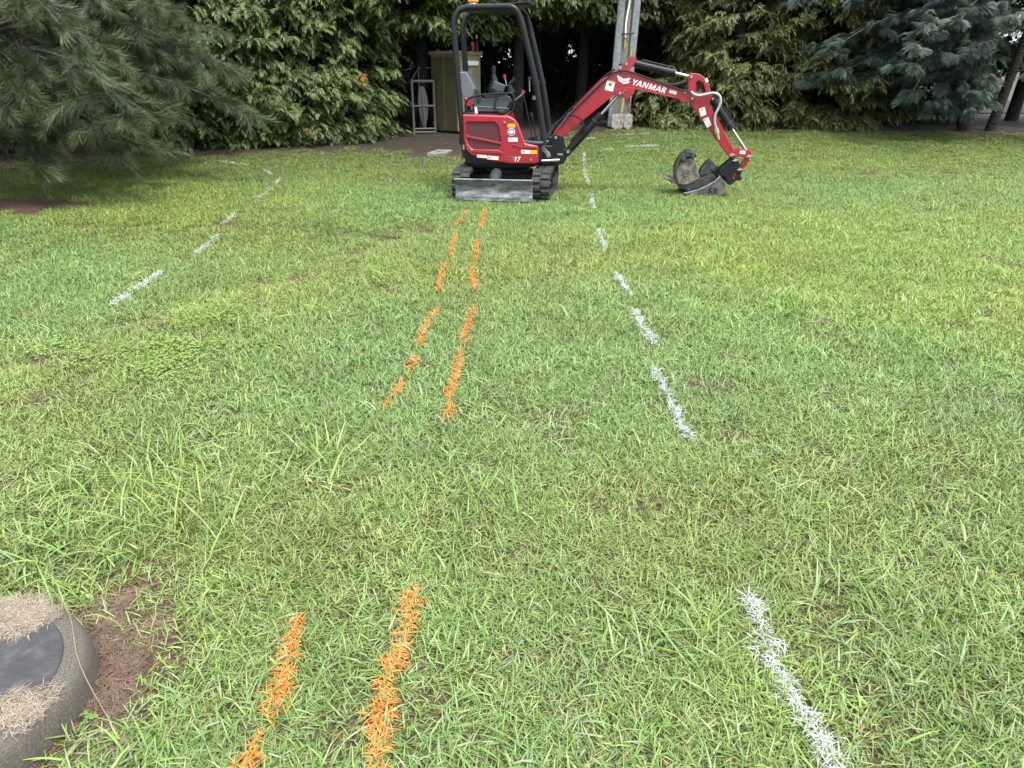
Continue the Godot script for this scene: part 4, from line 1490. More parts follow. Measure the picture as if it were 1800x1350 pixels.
func cab_fittings(R: Node) -> void:
	var st := begin()
	ext(st, rounded([[-0.645, 1.548, 0.05], [-0.535, 1.558, 0.05], [-0.456, 1.437, 0.1], [-0.39, 1.28, 0.1], [-0.37, 1.15, 0.03], [-0.55, 1.15, 0.03], [-0.60, 1.30, 0.1]]), -0.225, 0.225, 0.035)
	var seat := obj("seat_back", st, M.seat_vinyl, R)
	st = begin(); box(st, Vector3(-0.24, 1.125, 0), Vector3(0.44, 0.12, 0.46), 0.03, Basis.IDENTITY, 0.04)
	obj("seat_cushion", st, M.seat_vinyl, R)
	st = begin(); ext(st, rounded([[-0.43, 1.36, 0.02], [-0.37, 1.34, 0.02], [-0.30, 1.20, 0.03], [-0.37, 1.17, 0.03]]), 0.23, 0.27, 0.01)
	obj("armrest", st, M.dark_plastic, R)
	# right console
	st = begin()
	ext(st, rounded([[-0.375, 1.075, 0.02], [-0.385, 1.13, 0.03], [-0.315, 1.235, 0.02], [0.045, 1.270, 0.03], [0.065, 1.20, 0.02], [-0.015, 1.075, 0.02]]), 0.22, 0.42, 0.014)
	var con := obj("console", st, M.grey_plastic, R)
	st = begin(); ext(st, rounded([[-0.375, 1.140, 0.005], [-0.372, 1.152, 0.005], [0.035, 1.128, 0.005], [0.028, 1.114, 0.005]]), 0.41, 0.426, 0.003)
	obj("console_seam", st, M.seat_vinyl, con)
	st = begin(); ext(st, rounded([[-0.29, 1.245, 0.01], [-0.28, 1.275, 0.01], [-0.02, 1.298, 0.02], [0.03, 1.27, 0.01]]), 0.24, 0.40, 0.008)
	obj("console_top", st, M.dark_plastic, con)
	for p in [[-0.165, 0.30, -0.165, 1.52, -0.172, 1.625], [0.0, 0.22, 0.03, 1.40, 0.105, 1.485], [-0.29, -0.27, -0.27, 1.36, -0.235, 1.445]]:
		st = begin()
		var b0 := Vector3(p[0] + 0.05, 1.30, p[1])
		var b1 := Vector3(p[2], p[3], p[1])
		var pts: Array = []
		var rad: Array = []
		for k in 15:
			var t := k / 14.0
			pts.append(b0.lerp(b1, t)); rad.append(lerpf(0.062, 0.022, t) + (0.007 if k % 2 == 0 else -0.003))
		tube(st, pts, rad, 14)
		var js := obj("joystick", st, M.dark_plastic, R)
		st = begin()
		tube(st, smooth([b1, b1.lerp(Vector3(p[4], p[5], p[1]), 0.5) + Vector3(0.008, 0, 0), Vector3(p[4], p[5], p[1])], 4), [0.017, 0.021, 0.024, 0.026, 0.026, 0.027, 0.028, 0.026, 0.016], 14)
		obj("grip", st, M.black_paint, js)
	st = begin(); box(st, Vector3(-0.10, 1.375, 0.31), Vector3(0.16, 0.10, 0.10), 0.012, Basis(Vector3(0, 0, 1), -0.35))
	obj("lever_box", st, M.grey_plastic, R)
	for l in [[Vector3(-0.028, 1.38, -0.1), Vector3(-0.052, 1.47, -0.1), Vector3(-0.060, 1.52, -0.1), M.red_knob], [Vector3(0.07, 1.19, 0.15), Vector3(0.195, 1.28, 0.15), Vector3(0.225, 1.325, 0.15), M.red_knob], [Vector3(0.33, 0.70, -0.05), Vector3(0.20, 1.27, -0.05), Vector3(0.175, 1.335, -0.05), M.dark_plastic], [Vector3(0.40, 0.70, 0.18), Vector3(0.33, 1.0, 0.18), Vector3(0.305, 1.06, 0.18), M.black_paint], [Vector3(0.27, 1.3, -0.35), Vector3(0.262, 1.44, -0.35), Vector3(0.262, 1.49, -0.35), M.dark_plastic]]:
		st = begin(); rod(st, l[0], l[1], 0.009, 8)
		var lv := obj("lever", st, M.steel if l[0].y > 1.1 else M.black_paint, R)
		st = begin(); tube(st, [l[1], l[1].lerp(l[2], 0.3), l[2] - (l[2] - l[1]) * 0.1, l[2]], [0.014, 0.022, 0.022, 0.012], 12)
		obj("knob", st, l[3], lv)
	st = begin()
	tube(st, smooth([Vector3(-0.515, 1.05, 0.445), Vector3(-0.517, 1.17, 0.445), Vector3(-0.48, 1.235, 0.445), Vector3(-0.42, 1.260, 0.445), Vector3(-0.259, 1.290, 0.445), Vector3(0.036, 1.304, 0.445), Vector3(0.09, 1.285, 0.445), Vector3(0.105, 1.24, 0.445), Vector3(0.103, 1.131, 0.445), Vector3(0.046, 1.045, 0.445)]), 0.014, 10)
	obj("grab_rail", st, M.black_paint, R)
	st = begin(); tube(st, smooth([Vector3(-0.11, 1.29, 0.445), Vector3(-0.14, 1.15, 0.445), Vector3(-0.08, 1.08, 0.44), Vector3(0.02, 1.09, 0.43), Vector3(0.085, 1.18, 0.43)]), 0.011, 8)
	obj("console_cable", st, M.rubber_hose, R)
	st = begin(); box(st, Vector3(-0.50, 1.19, 0.30), Vector3(0.085, 0.11, 0.10), 0.015)
	obj("red_box", st, M.red_knob, R)
	st = begin(); rod(st, Vector3(-0.385, 1.06, 0.40), Vector3(-0.385, 1.14, 0.40), 0.022, 12)
	obj("filler_cap", st, M.white_plastic, R)
	st = begin(); rod(st, Vector3(0.335, 1.20, -0.30), Vector3(0.335, 1.25, -0.30), 0.03, 12)
	obj("lever_cap", st, M.seat_vinyl, R)

func canopy(R: Node) -> void:
	for z in [0.42, -0.42]:
		var f := 0.0 if z > 0.0 else 0.055
		var st := begin()
		tube(st, smooth([Vector3(-0.566, 0.70, z), Vector3(-0.583, 0.99, z), Vector3(-0.612, 1.5, z), Vector3(-0.638, 2.02, z), Vector3(-0.628, 2.14, z), Vector3(-0.585, 2.225, z), Vector3(-0.50, 2.268, z), Vector3(-0.40, 2.277, z), Vector3(-0.2, 2.280, z), Vector3(0.03 + f, 2.280, z), Vector3(0.105 + f, 2.262, z), Vector3(0.160 + f, 2.205, z), Vector3(0.195 + f, 2.12, z), Vector3(0.235 + f, 1.98, z), Vector3(0.382 + f, 1.424, z), Vector3(0.456 + f, 1.014, z), Vector3(0.50 + f, 0.68, z)], 5), 0.038, 14)
		var fr := obj("canopy_frame", st, M.tube_black, R)
		for c in [[Vector3(0.375 + f, 1.45, z), Vector3(0.388 + f, 1.39, z), 0.047], [Vector3(-0.604, 1.35, z), Vector3(-0.6045, 1.33, z), 0.042], [Vector3(-0.57, 0.76, z), Vector3(-0.565, 0.68, z), 0.052], [Vector3(0.44 + f, 1.11, z), Vector3(0.45 + f, 1.05, z), 0.044]]:
			st = begin(); rod(st, c[0], c[1], c[2], 16)
			obj("clamp", st, M.black_paint, fr)
	var st := begin()
	for x in [-0.45, -0.05]:
		rod(st, Vector3(x, 2.272, -0.42), Vector3(x, 2.272, 0.42), 0.022, 10)
	box(st, Vector3(-0.23, 2.262, 0), Vector3(0.62, 0.018, 0.80), 0.004)
	var roof := obj("canopy_roof", st, M.black_paint, R)
	st = begin()
	ext(st, rounded([[-0.02, 2.300, 0.004], [0.0, 2.320, 0.004], [0.275, 2.338, 0.03], [0.36, 2.295, 0.004], [0.352, 2.283, 0.004], [0.272, 2.322, 0.03], [0.0, 2.303, 0.004]]), -0.42, 0.42, 0.003)
	ext(st, rounded([[0.085, 2.305, 0.01], [0.27, 2.326, 0.03], [0.352, 2.285, 0.004], [0.24, 2.268, 0.02], [0.15, 2.225, 0.02]]), 0.375, 0.385, 0.002)
	obj("visor", st, M.black_paint, R)
	st = begin()
	var ring: Array = []
	for q in 17:
		var a := TAU * q / 16.0
		ring.append(Vector3(-0.14 + 0.03 * cos(a), 2.31 + 0.035 * sin(a), 0.42))
	tube(st, ring, 0.008, 6, false)
	obj("lifting_eye", st, M.black_paint, roof)
	st = begin()
	lathe(st, [Vector2(0, 0), Vector2(0.06, 0), Vector2(0.06, 0.03), Vector2(0.05, 0.05), Vector2(0.0, 0.05)], 24, Transform3D(Basis.IDENTITY, Vector3(-0.415, 2.29, 0.25)))
	var be := obj("beacon_light", st, M.steel, R)
	st = begin()
	lathe(st, [Vector2(0.060, 0.05), Vector2(0.066, 0.06), Vector2(0.063, 0.15), Vector2(0.05, 0.175), Vector2(0.0, 0.18)], 24, Transform3D(Basis.IDENTITY, Vector3(-0.415, 2.29, 0.25)))
	obj("lens", st, M.amber_lens, be)
	for w in [[Vector3(-0.65, 1.94, 0.42), Vector3(-0.71, 1.92, 0.43), Vector3(-0.72, 1.86, 0.43), Vector3(-0.68, 1.88, 0.43)], [Vector3(-0.60, 1.30, 0.43), Vector3(-0.66, 1.22, 0.46), Vector3(-0.65, 1.10, 0.46), Vector3(-0.58, 1.04, 0.44)]]:
		st = begin(); tube(st, smooth(w), 0.006, 6)
		obj("wire", st, M.rubber_hose, R)

func boom_and_arm(R: Node) -> void:
	var B := BOOM_AT
	var st := begin()
	ext(st, rounded([[-0.10, 0.69, 0.02], [-0.065, 0.765, 0.03], [-0.02, 0.792, 0.03], [0.035, 0.78, 0.03], [0.08, 0.70, 0.03], [0.10, 0.60, 0.02], [0.185, 0.59, 0.03], [0.195, 0.54, 0.03], [0.14, 0.50, 0.02], [0.10, 0.41, 0.03], [0.0, 0.385, 0.03], [-0.09, 0.41, 0.03], [-0.12, 0.48, 0.02], [-0.06, 0.56, 0.02], [-0.06, 0.64, 0.02]]), 0.078, 0.115, 0.008)
	ext(st, rounded([[-0.10, 0.69, 0.02], [-0.065, 0.765, 0.03], [-0.02, 0.792, 0.03], [0.035, 0.78, 0.03], [0.08, 0.70, 0.03], [0.10, 0.60, 0.02], [0.185, 0.59, 0.03], [0.195, 0.54, 0.03], [0.14, 0.50, 0.02], [0.10, 0.41, 0.03], [0.0, 0.385, 0.03], [-0.09, 0.41, 0.03], [-0.12, 0.48, 0.02], [-0.06, 0.56, 0.02], [-0.06, 0.64, 0.02]]), -0.115, -0.078, 0.008)
	rod(st, Vector3(0.0, 0.40, 0), Vector3(0.0, 0.67, 0), 0.085, 20)
	var sw := obj("swing_bracket", st, M.black_paint, R, B)
	pins(sw, [[-0.018, 0.745], [0.15, 0.565]], 0.117, 0.022)
	st = begin(); box(st, Vector3(0.045, 0.53, 0.117), Vector3(0.075, 0.022, 0.006), 0.002)
	obj("plate", st, M.steel, sw)

	# boom
	st = begin()
	var bo := rounded([[-0.055, 0.735, 0.03], [0.030, 0.735, 0.02], [0.316, 0.95, 0.2], [0.68, 1.243, 0.05], [0.80, 1.335, 0.1], [0.904, 1.360, 0.1], [1.002, 1.349, 0.2], [1.559, 1.228, 0.02], [1.595, 1.192, 0.02], [1.715, 1.188, 0.06], [1.78, 1.235, 0.06], [1.715, 1.305, 0.03], [1.483, 1.370, 0.2], [0.99, 1.530, 0.1], [0.89, 1.568, 0.06], [0.73, 1.568, 0.06], [0.542, 1.440, 0.2], [0.161, 1.065, 0.2], [-0.05, 0.82, 0.05]])
	ext(st, bo, -0.062, 0.062, 0.007)
	var boom := obj("boom", st, M.red_paint, R, B)
	# raised reinforcing flanges along the lower and upper edges
	st = begin()
	ext(st, rounded([[0.05, 0.757, 0.002], [0.316, 0.957, 0.2], [0.68, 1.253, 0.05], [0.80, 1.345, 0.1], [0.904, 1.370, 0.1], [1.002, 1.360, 0.2], [1.50, 1.254, 0.01], [1.50, 1.243, 0.01], [1.002, 1.349, 0.2], [0.904, 1.358, 0.1], [0.80, 1.333, 0.1], [0.68, 1.241, 0.05], [0.316, 0.945, 0.2], [0.05, 0.745, 0.002]]), -0.066, 0.066, 0.002)
	obj("flange", st, M.red_paint, boom)
	st = begin()
	ext(st, rounded([[0.20, 1.115, 0.005], [0.542, 1.452, 0.1], [0.60, 1.492, 0.01], [0.60, 1.462, 0.01], [0.542, 1.42, 0.1], [0.20, 1.085, 0.005]]), -0.062, 0.072, 0.004)
	obj("top_rail", st, M.red_paint, boom)
	for z in [-0.062, 0.046]:
		st = begin()
		ext(st, rounded([[0.70, 1.535, 0.005], [0.822, 1.645, 0.05], [0.905, 1.735, 0.03], [0.975, 1.735, 0.03], [0.990, 1.682, 0.02], [0.90, 1.555, 0.02]]), z, z + 0.018, 0.004)
		ext(st, rounded([[0.735, 1.330, 0.02], [0.80, 1.36, 0.02], [0.90, 1.372, 0.02], [0.997, 1.345, 0.01], [0.978, 1.281, 0.03], [0.912, 1.250, 0.02], [0.900, 1.200, 0.01], [0.875, 1.230, 0.02], [0.83, 1.248, 0.02], [0.748, 1.262, 0.03]]), z + 0.003, z + 0.021, 0.004)
		obj("bracket_plate", st, M.red_paint, boom)
	for p in [[0.862, 1.643], [0.788, 1.596], [0.803, 1.298], [0.866, 1.333], [0.84, 1.305], [1.726, 1.239], [1.631, 1.314]]:
		st = begin()
		rod(st, Vector3(p[0], p[1], -0.082), Vector3(p[0], p[1], 0.082), 0.021 if p[0] != 0.84 and p[0] != 0.866 else 0.010, 14)
		obj("pin", st, M.steel, boom)
	print_text(boom, "YANMAR", Vector3(0.936, 1.404, 0.0625), -0.235, 0.452, 0.070, 0.20, M.white_print)
	for y in [[[0.752, 1.516], [0.752, 1.492], [0.838, 1.440], [0.915, 1.456], [0.918, 1.482], [0.838, 1.468]], [[0.755, 1.482], [0.775, 1.448], [0.838, 1.410], [0.905, 1.420], [0.913, 1.447], [0.838, 1.431]]]:
		st = begin()
		ext(st, rounded(y), 0.0625, 0.0645, 0.0004)
		obj("emblem", st, M.white_print, boom)
	sticker(boom, Vector3(0.667, 1.387, 0.0640), 0.108, 0.122, -0.22, "manual")
	sticker(boom, Vector3(1.477, 1.315, 0.0640), 0.092, 0.040, -0.235, "notice")
	# hoses along the boom
	st = begin()
	tube(st, smooth([Vector3(0.02, 0.86, 0.080), Vector3(0.16, 1.035, 0.082), Vector3(0.55, 1.405, 0.082), Vector3(0.68, 1.525, 0.082), Vector3(0.76, 1.556, 0.080), Vector3(0.90, 1.556, 0.076), Vector3(1.20, 1.462, 0.076), Vector3(1.55, 1.347, 0.078), Vector3(1.73, 1.302, 0.086)]), 0.0095, 8)
	obj("hose", st, M.rubber_hose, boom)
	for k in 4:
		st = begin()
		var q := 0.018 * k - 0.03
		tube(st, smooth([Vector3(-0.14 + 0.02 * k, 0.78, q), Vector3(-0.02, 0.91 - 0.01 * k, q), Vector3(0.12, 1.055, q), Vector3(0.30, 1.225, q), Vector3(0.55, 1.462, q), Vector3(0.72, 1.585, q)]), 0.0115, 8)
		obj("hose", st, M.rubber_hose, boom)
	for k in 3:
		st = begin()
		var q := 0.05 - 0.035 * k
		tube(st, smooth([Vector3(-0.36, 0.70 + 0.02 * k, 0.12 - 0.03 * k), Vector3(-0.22, 0.66, 0.14 - 0.04 * k), Vector3(-0.13, 0.75 + 0.02 * k, q + 0.04), Vector3(-0.06, 0.85 + 0.02 * k, q), Vector3(0.06, 0.99, q)]), 0.014, 8)
		obj("hose", st, M.rubber_hose, boom)
	for k in 2:
		st = begin()
		tube(st, smooth([Vector3(0.02 + 0.05 * k, 0.86 + 0.075 * k, 0.085), Vector3(0.09 + 0.05 * k, 0.96 + 0.075 * k, 0.09), Vector3(0.125 + 0.03 * k, 0.99 + 0.06 * k, 0.085)], 3), 0.014, 8)
		obj("hose_fitting", st, M.grey_plastic, boom)
	st = begin()
	tube(st, smooth([Vector3(0.155, 1.025, 0.085), Vector3(0.24, 1.02, 0.11), Vector3(0.325, 0.96, 0.11), Vector3(0.355, 0.86, 0.10), Vector3(0.32, 0.79, 0.06)]), 0.011, 8)
	obj("hose", st, M.rubber_hose, boom)
	st = begin()
	tube(st, smooth([Vector3(1.26, 1.44, 0.02), Vector3(1.45, 1.40, 0.06), Vector3(1.60, 1.43, 0.03), Vector3(1.69, 1.47, 0.0), Vector3(1.80, 1.42, 0.0), Vector3(1.90, 1.32, 0.0)]), 0.020, 8)
	obj("hose", st, M.rubber_hose, boom)

	hydraulic(R, "boom_ram", Vector3(0.15, 0.565, 0), Vector3(0.803, 1.298, 0), 0.053, 0.645, 0.022, B)
	hydraulic(R, "arm_ram", Vector3(0.945, 1.655, 0), Vector3(1.688, 1.493, 0), 0.047, 0.73, 0.022, B)
	hydraulic(R, "bucket_ram", Vector3(1.985, 1.235, 0), Vector3(2.519, 0.565, 0), 0.046, 0.54, 0.020, B)

	# arm with its bell crank
	st = begin()
	var ao := rounded([[1.672, 1.30, 0.02], [1.644, 1.507, 0.03], [1.685, 1.540, 0.03], [1.785, 1.530, 0.08], [1.865, 1.482, 0.08], [1.922, 1.404, 0.08], [1.955, 1.315, 0.05], [1.972, 1.252, 0.03], [1.952, 1.185, 0.03], [1.985, 1.130, 0.04], [2.330, 0.615, 0.02], [2.345, 0.545, 0.03], [2.30, 0.505, 0.03], [2.255, 0.540, 0.02], [1.705, 1.180, 0.03]])
	var ah := rounded([[1.757, 1.430, 0.03], [1.795, 1.455, 0.03], [1.846, 1.428, 0.04], [1.883, 1.325, 0.03], [1.870, 1.302, 0.02], [1.772, 1.306, 0.02]])
	ext(st, ao, -0.046, 0.046, 0.007, Transform3D.IDENTITY, ah)
	var arm := obj("arm", st, M.red_paint, R, B)
	for p in [[1.688, 1.493, 0.021], [2.300, 0.554, 0.024], [1.985, 1.235, 0.018]]:
		st = begin(); rod(st, Vector3(p[0], p[1], -0.072), Vector3(p[0], p[1], 0.072), p[2], 14)
		obj("pin", st, M.steel, arm)
	sticker(arm, Vector3(1.876, 1.080, 0.0480), 0.072, 0.100, 0.33, "chart")
	sticker(arm, Vector3(1.950, 0.952, 0.0480), 0.066, 0.115, 0.52, "notice")
	sticker(arm, Vector3(1.885, 1.455, 0.0480), 0.035, 0.050, 0.5, "notice")
	st = begin()
	tube(st, smooth([Vector3(1.70, 1.322, 0.085), Vector3(1.735, 1.295, 0.088), Vector3(1.80, 1.275, 0.090), Vector3(1.90, 1.292, 0.090), Vector3(1.985, 1.305, 0.090), Vector3(2.055, 1.278, 0.092), Vector3(2.083, 1.200, 0.092), Vector3(2.060, 1.115, 0.09), Vector3(2.035, 1.05, 0.088), Vector3(2.036, 0.967, 0.082), Vector3(2.055, 0.905, 0.075)]), 0.0165, 12)
	obj("sleeved_hose", st, M.silver_sleeve, arm)
	st = begin()
	tube(st, [Vector3(2.055, 0.905, 0.075), Vector3(2.060, 0.885, 0.075), Vector3(2.062, 0.88, 0.075), Vector3(2.085, 0.82, 0.075), Vector3(2.087, 0.815, 0.075), Vector3(2.112, 0.745, 0.075)], [0.02, 0.02, 0.034, 0.034, 0.022, 0.018], 8)
	obj("hose_coupling", st, M.green_fitting, arm)
	st = begin()
	tube(st, smooth([Vector3(1.90, 1.32, -0.01), Vector3(1.93, 1.40, 0.0), Vector3(1.87, 1.39, 0.0), Vector3(1.80, 1.38, 0.0), Vector3(1.78, 1.32, 0.0)]), 0.015, 8)
	obj("hose", st, M.rubber_hose, arm)

	# bucket linkage
	for z in [-0.075, 0.058]:
		st = begin()
		ext(st, rounded([[2.262, 0.545, 0.03], [2.317, 0.612, 0.04], [2.395, 0.634, 0.06], [2.525, 0.622, 0.04], [2.560, 0.565, 0.03], [2.522, 0.515, 0.03], [2.42, 0.535, 0.05], [2.345, 0.530, 0.05], [2.30, 0.510, 0.03]]), z, z + 0.017, 0.004)
		var lk := obj("link_plate", st, M.red_paint, R, B)
		if z > 0.0:
			sticker(lk, Vector3(2.435, 0.588, z + 0.0195), 0.075, 0.042, -0.08, "strip")
			pins(lk, [[2.300, 0.554], [2.519, 0.541]], z + 0.018, 0.024)
	st = begin()
	ext(st, rounded([[2.484, 0.564, 0.02], [2.540, 0.555, 0.02], [2.540, 0.465, 0.06], [2.461, 0.350, 0.03], [2.405, 0.390, 0.03], [2.475, 0.480, 0.06]]), -0.045, 0.045, 0.006)
	obj("guide_link", st, M.red_paint, R, B)
	st = begin()
	var ho := rounded([[2.310, 0.515, 0.03], [2.365, 0.525, 0.03], [2.400, 0.47, 0.03], [2.465, 0.375, 0.02], [2.446, 0.290, 0.02], [2.478, 0.250, 0.015], [2.440, 0.225, 0.015], [2.40, 0.232, 0.02], [2.334, 0.165, 0.02], [2.290, 0.180, 0.02], [2.262, 0.262, 0.03], [2.155, 0.330, 0.03], [2.190, 0.400, 0.03]])
	for z in [-0.085, 0.065]:
		ext(st, ho, z, z + 0.022, 0.005)
	rod(st, Vector3(2.215, 0.35, -0.07), Vector3(2.215, 0.35, 0.07), 0.04, 16)
	rod(st, Vector3(2.30, 0.24, -0.07), Vector3(2.30, 0.24, 0.07), 0.05, 16)
	box(st, Vector3(2.34, 0.36, 0.0), Vector3(0.15, 0.16, 0.13), 0.01, Basis(Vector3(0, 0, 1), 0.6))
	var hi := obj("quick_hitch", st, M.black_paint, R, B)
	pins(hi, [[2.352, 0.488], [2.425, 0.372]], 0.09, 0.024)
	st = begin()
	for y in [0.262, 0.305]:
		for a in [0.8, -0.8]:
			box(st, Vector3(2.365 + 0.2 * (y - 0.28), y, 0.0885), Vector3(0.040, 0.007, 0.003), 0.001, Basis(Vector3(0, 0, 1), a + 0.2))
	obj("hitch_mark", st, M.red_knob, hi)
	for p in [[2.352, 0.488], [2.425, 0.372], [2.519, 0.541], [2.300, 0.554]]:
		st = begin()
		rod(st, Vector3(p[0] - 0.035, p[1] - 0.006, 0.108), Vector3(p[0] + 0.038, p[1] + 0.006, 0.108), 0.007, 8)
		obj("lock_pin", st, M.steel, hi)
	# wide bucket on the hitch
	var K := B * Transform3D(Basis(Vector3.UP, 0.07), Vector3(0, 0, 0))
	st = begin()
	var back := rounded([[1.715, 0.045, 0.0], [1.80, 0.02, 0.05], [1.905, 0.006, 0.1], [2.170, 0.004, 0.08], [2.262, 0.05, 0.06], [2.255, 0.20, 0.05], [2.180, 0.280, 0.0]])
	var shell := PackedVector2Array()
	var line := PackedVector2Array()
	for p in [[1.715, 0.045], [1.80, 0.022], [1.905, 0.008], [2.04, 0.004], [2.15, 0.008], [2.21, 0.025], [2.250, 0.065], [2.262, 0.12], [2.250, 0.19], [2.220, 0.235], [2.180, 0.282]]:
		line.append(Vector2(p[0], p[1]))
	for p in line:
		shell.append(p)
	for k in range(line.size() - 1, -1, -1):
		var c := Vector2(2.02, 0.17)
		shell.append(line[k] + (c - line[k]).normalized() * 0.012)
	ext(st, shell, -0.42, 0.22, 0.002, Transform3D.IDENTITY)
	var bk := obj("mud_bucket", st, M.bucket_steel, R, K)
	for z in [-0.432, 0.219]:
		st = begin()
		var sp := PackedVector2Array(line)
		for p in [[2.12, 0.215], [2.03, 0.155], [1.90, 0.095], [1.80, 0.066]]:
			sp.append(Vector2(p[0], p[1]))
		ext(st, sp, z, z + 0.013, 0.002)
		var pl := obj("side_plate", st, M.plate_steel, bk)
		var edge := begin()
		tube(edge, [Vector3(1.72, 0.048, z + 0.006), Vector3(1.80, 0.068, z + 0.006), Vector3(1.90, 0.097, z + 0.006), Vector3(2.03, 0.157, z + 0.006), Vector3(2.12, 0.217, z + 0.006), Vector3(2.178, 0.284, z + 0.006)], 0.010, 6)
		obj("side_cutter", edge, M.shovel_steel, pl)
		if z > 0.0:
			print_text(pl, "S3", Vector3(2.03, 0.055, z + 0.013), -0.06, 0.115, 0.075, 0.1, M.black_paint, "embossed_mark")
	for z in [-0.17, -0.04]:
		st = begin()
		ext(st, rounded([[2.13, 0.24, 0.01], [2.12, 0.34, 0.03], [2.20, 0.38, 0.04], [2.27, 0.33, 0.03], [2.30, 0.24, 0.04], [2.255, 0.15, 0.01], [2.25, 0.20, 0.01], [2.19, 0.27, 0.01]]), z, z + 0.025, 0.005)
		obj("ear", st, M.bucket_steel, bk)

# ---------------------------------------------------------------- loose buckets

func buckets() -> void:
	var B := Transform3D(Basis(Vector3.UP, deg_to_rad(-4)), Vector3(-0.05, 0, -10.2)) * BOOM_AT
	var o := B * Vector3(1.75, 0, -0.12)
	# trenching bucket nested in the wide one, its muddy side to the lawn
	var t := thing("trenching_bucket", "muddy brown narrow trenching bucket lying inside the wide bucket", "digger bucket", o, B.basis.get_euler().y)
	var line := [[-0.10, 0.13], [-0.155, 0.24], [-0.165, 0.36], [-0.135, 0.47], [-0.07, 0.545], [0.01, 0.585], [0.075, 0.575], [0.110, 0.535]]
	var st := begin()
	var shell := PackedVector2Array()
	for p in line: shell.append(Vector2(p[0], p[1]))
	for k in range(line.size() - 1, -1, -1):
		var p := Vector2(line[k][0], line[k][1])
		shell.append(p + (Vector2(0.04, 0.33) - p).normalized() * 0.035)
	ext(st, shell, -0.14, 0.155, 0.006)
	obj("shell", st, M.bucket_steel, t)
	for z in [-0.13, 0.112]:
		st = begin()
		ext(st, rounded([[-0.085, 0.16, 0.03], [-0.13, 0.26, 0.05], [-0.135, 0.36, 0.06], [-0.10, 0.44, 0.04], [0.0, 0.49, 0.04], [0.075, 0.50, 0.02], [0.115, 0.42, 0.05], [0.185, 0.25, 0.02], [0.07, 0.17, 0.03], [-0.02, 0.15, 0.03]]), z, z + 0.014, 0.004)
		var sp := obj("side_plate", st, M.muddy_steel, t)
		if z > 0.0:
			st = begin()
			for q in [[-0.005, 0.285, 0.026], [0.045, 0.275, 0.026], [0.02, 0.245, 0.024]]:
				var ring: Array = []
				for k in 13:
					var a := TAU * k / 12.0
					ring.append(Vector3(q[0] + q[2] * cos(a), q[1] + 0.8 * q[2] * sin(a), z + 0.016))
				tube(st, ring, 0.005, 5, false)
			obj("embossed_mark", st, M.muddy_steel, sp)
	for p in [[-0.01, 0.555], [0.065, 0.535], [-0.06, 0.49]]:
		st = begin()
		rod(st, Vector3(p[0], p[1], -0.15), Vector3(p[0], p[1], 0.165), 0.035, 16)
		obj("boss", st, M.bucket_steel, t)
	for z in [-0.10, 0.05]:
		st = begin()
		ext(st, rounded([[0.17, 0.27, 0.02], [0.19, 0.36, 0.02], [0.25, 0.44, 0.03], [0.30, 0.485, 0.03], [0.345, 0.445, 0.03], [0.385, 0.40, 0.04], [0.39, 0.33, 0.03], [0.31, 0.29, 0.03]]), z, z + 0.035, 0.006)
		obj("ear", st, M.bucket_steel, t)
	st = begin(); rod(st, Vector3(0.34, 0.36, -0.12), Vector3(0.34, 0.36, 0.10), 0.03, 14)
	obj("boss", st, M.bucket_steel, t)
	# toothed bucket under it
	var u := thing("toothed_bucket", "toothed digging bucket with tines pointing left beneath the trenching bucket", "digger bucket", o, B.basis.get_euler().y)
	st = begin()
	ext(st, PackedVector2Array([Vector2(-0.16, 0.20), Vector2(-0.10, 0.13), Vector2(0.09, 0.035), Vector2(0.30, 0.03), Vector2(0.30, 0.055), Vector2(0.11, 0.065), Vector2(-0.08, 0.16), Vector2(-0.14, 0.222)]), -0.30, 0.10, 0.003)
	obj("floor_plate", st, M.bucket_steel, u)
	for z in [-0.30, 0.09]:
		st = begin()
		ext(st, rounded([[-0.14, 0.19, 0.0], [-0.09, 0.14, 0.0], [0.10, 0.05, 0.0], [0.30, 0.05, 0.0], [0.42, 0.16, 0.03], [0.40, 0.26, 0.03], [0.33, 0.30, 0.03], [0.10, 0.20, 0.05]]), z, z + 0.013, 0.003)
		obj("side_plate", st, M.bucket_steel, u)
	for k in 4:
		st = begin()
		var z := -0.285 + 0.122 * k
		ext(st, rounded([[-0.10, 0.150, 0.0], [-0.13, 0.215, 0.01], [-0.285, 0.235, 0.006], [-0.29, 0.222, 0.004], [-0.16, 0.165, 0.01]]), z - 0.022, z + 0.022, 0.005)
		obj("tooth", st, M.muddy_steel, u)

# ---------------------------------------------------------------- spray paint on the grass

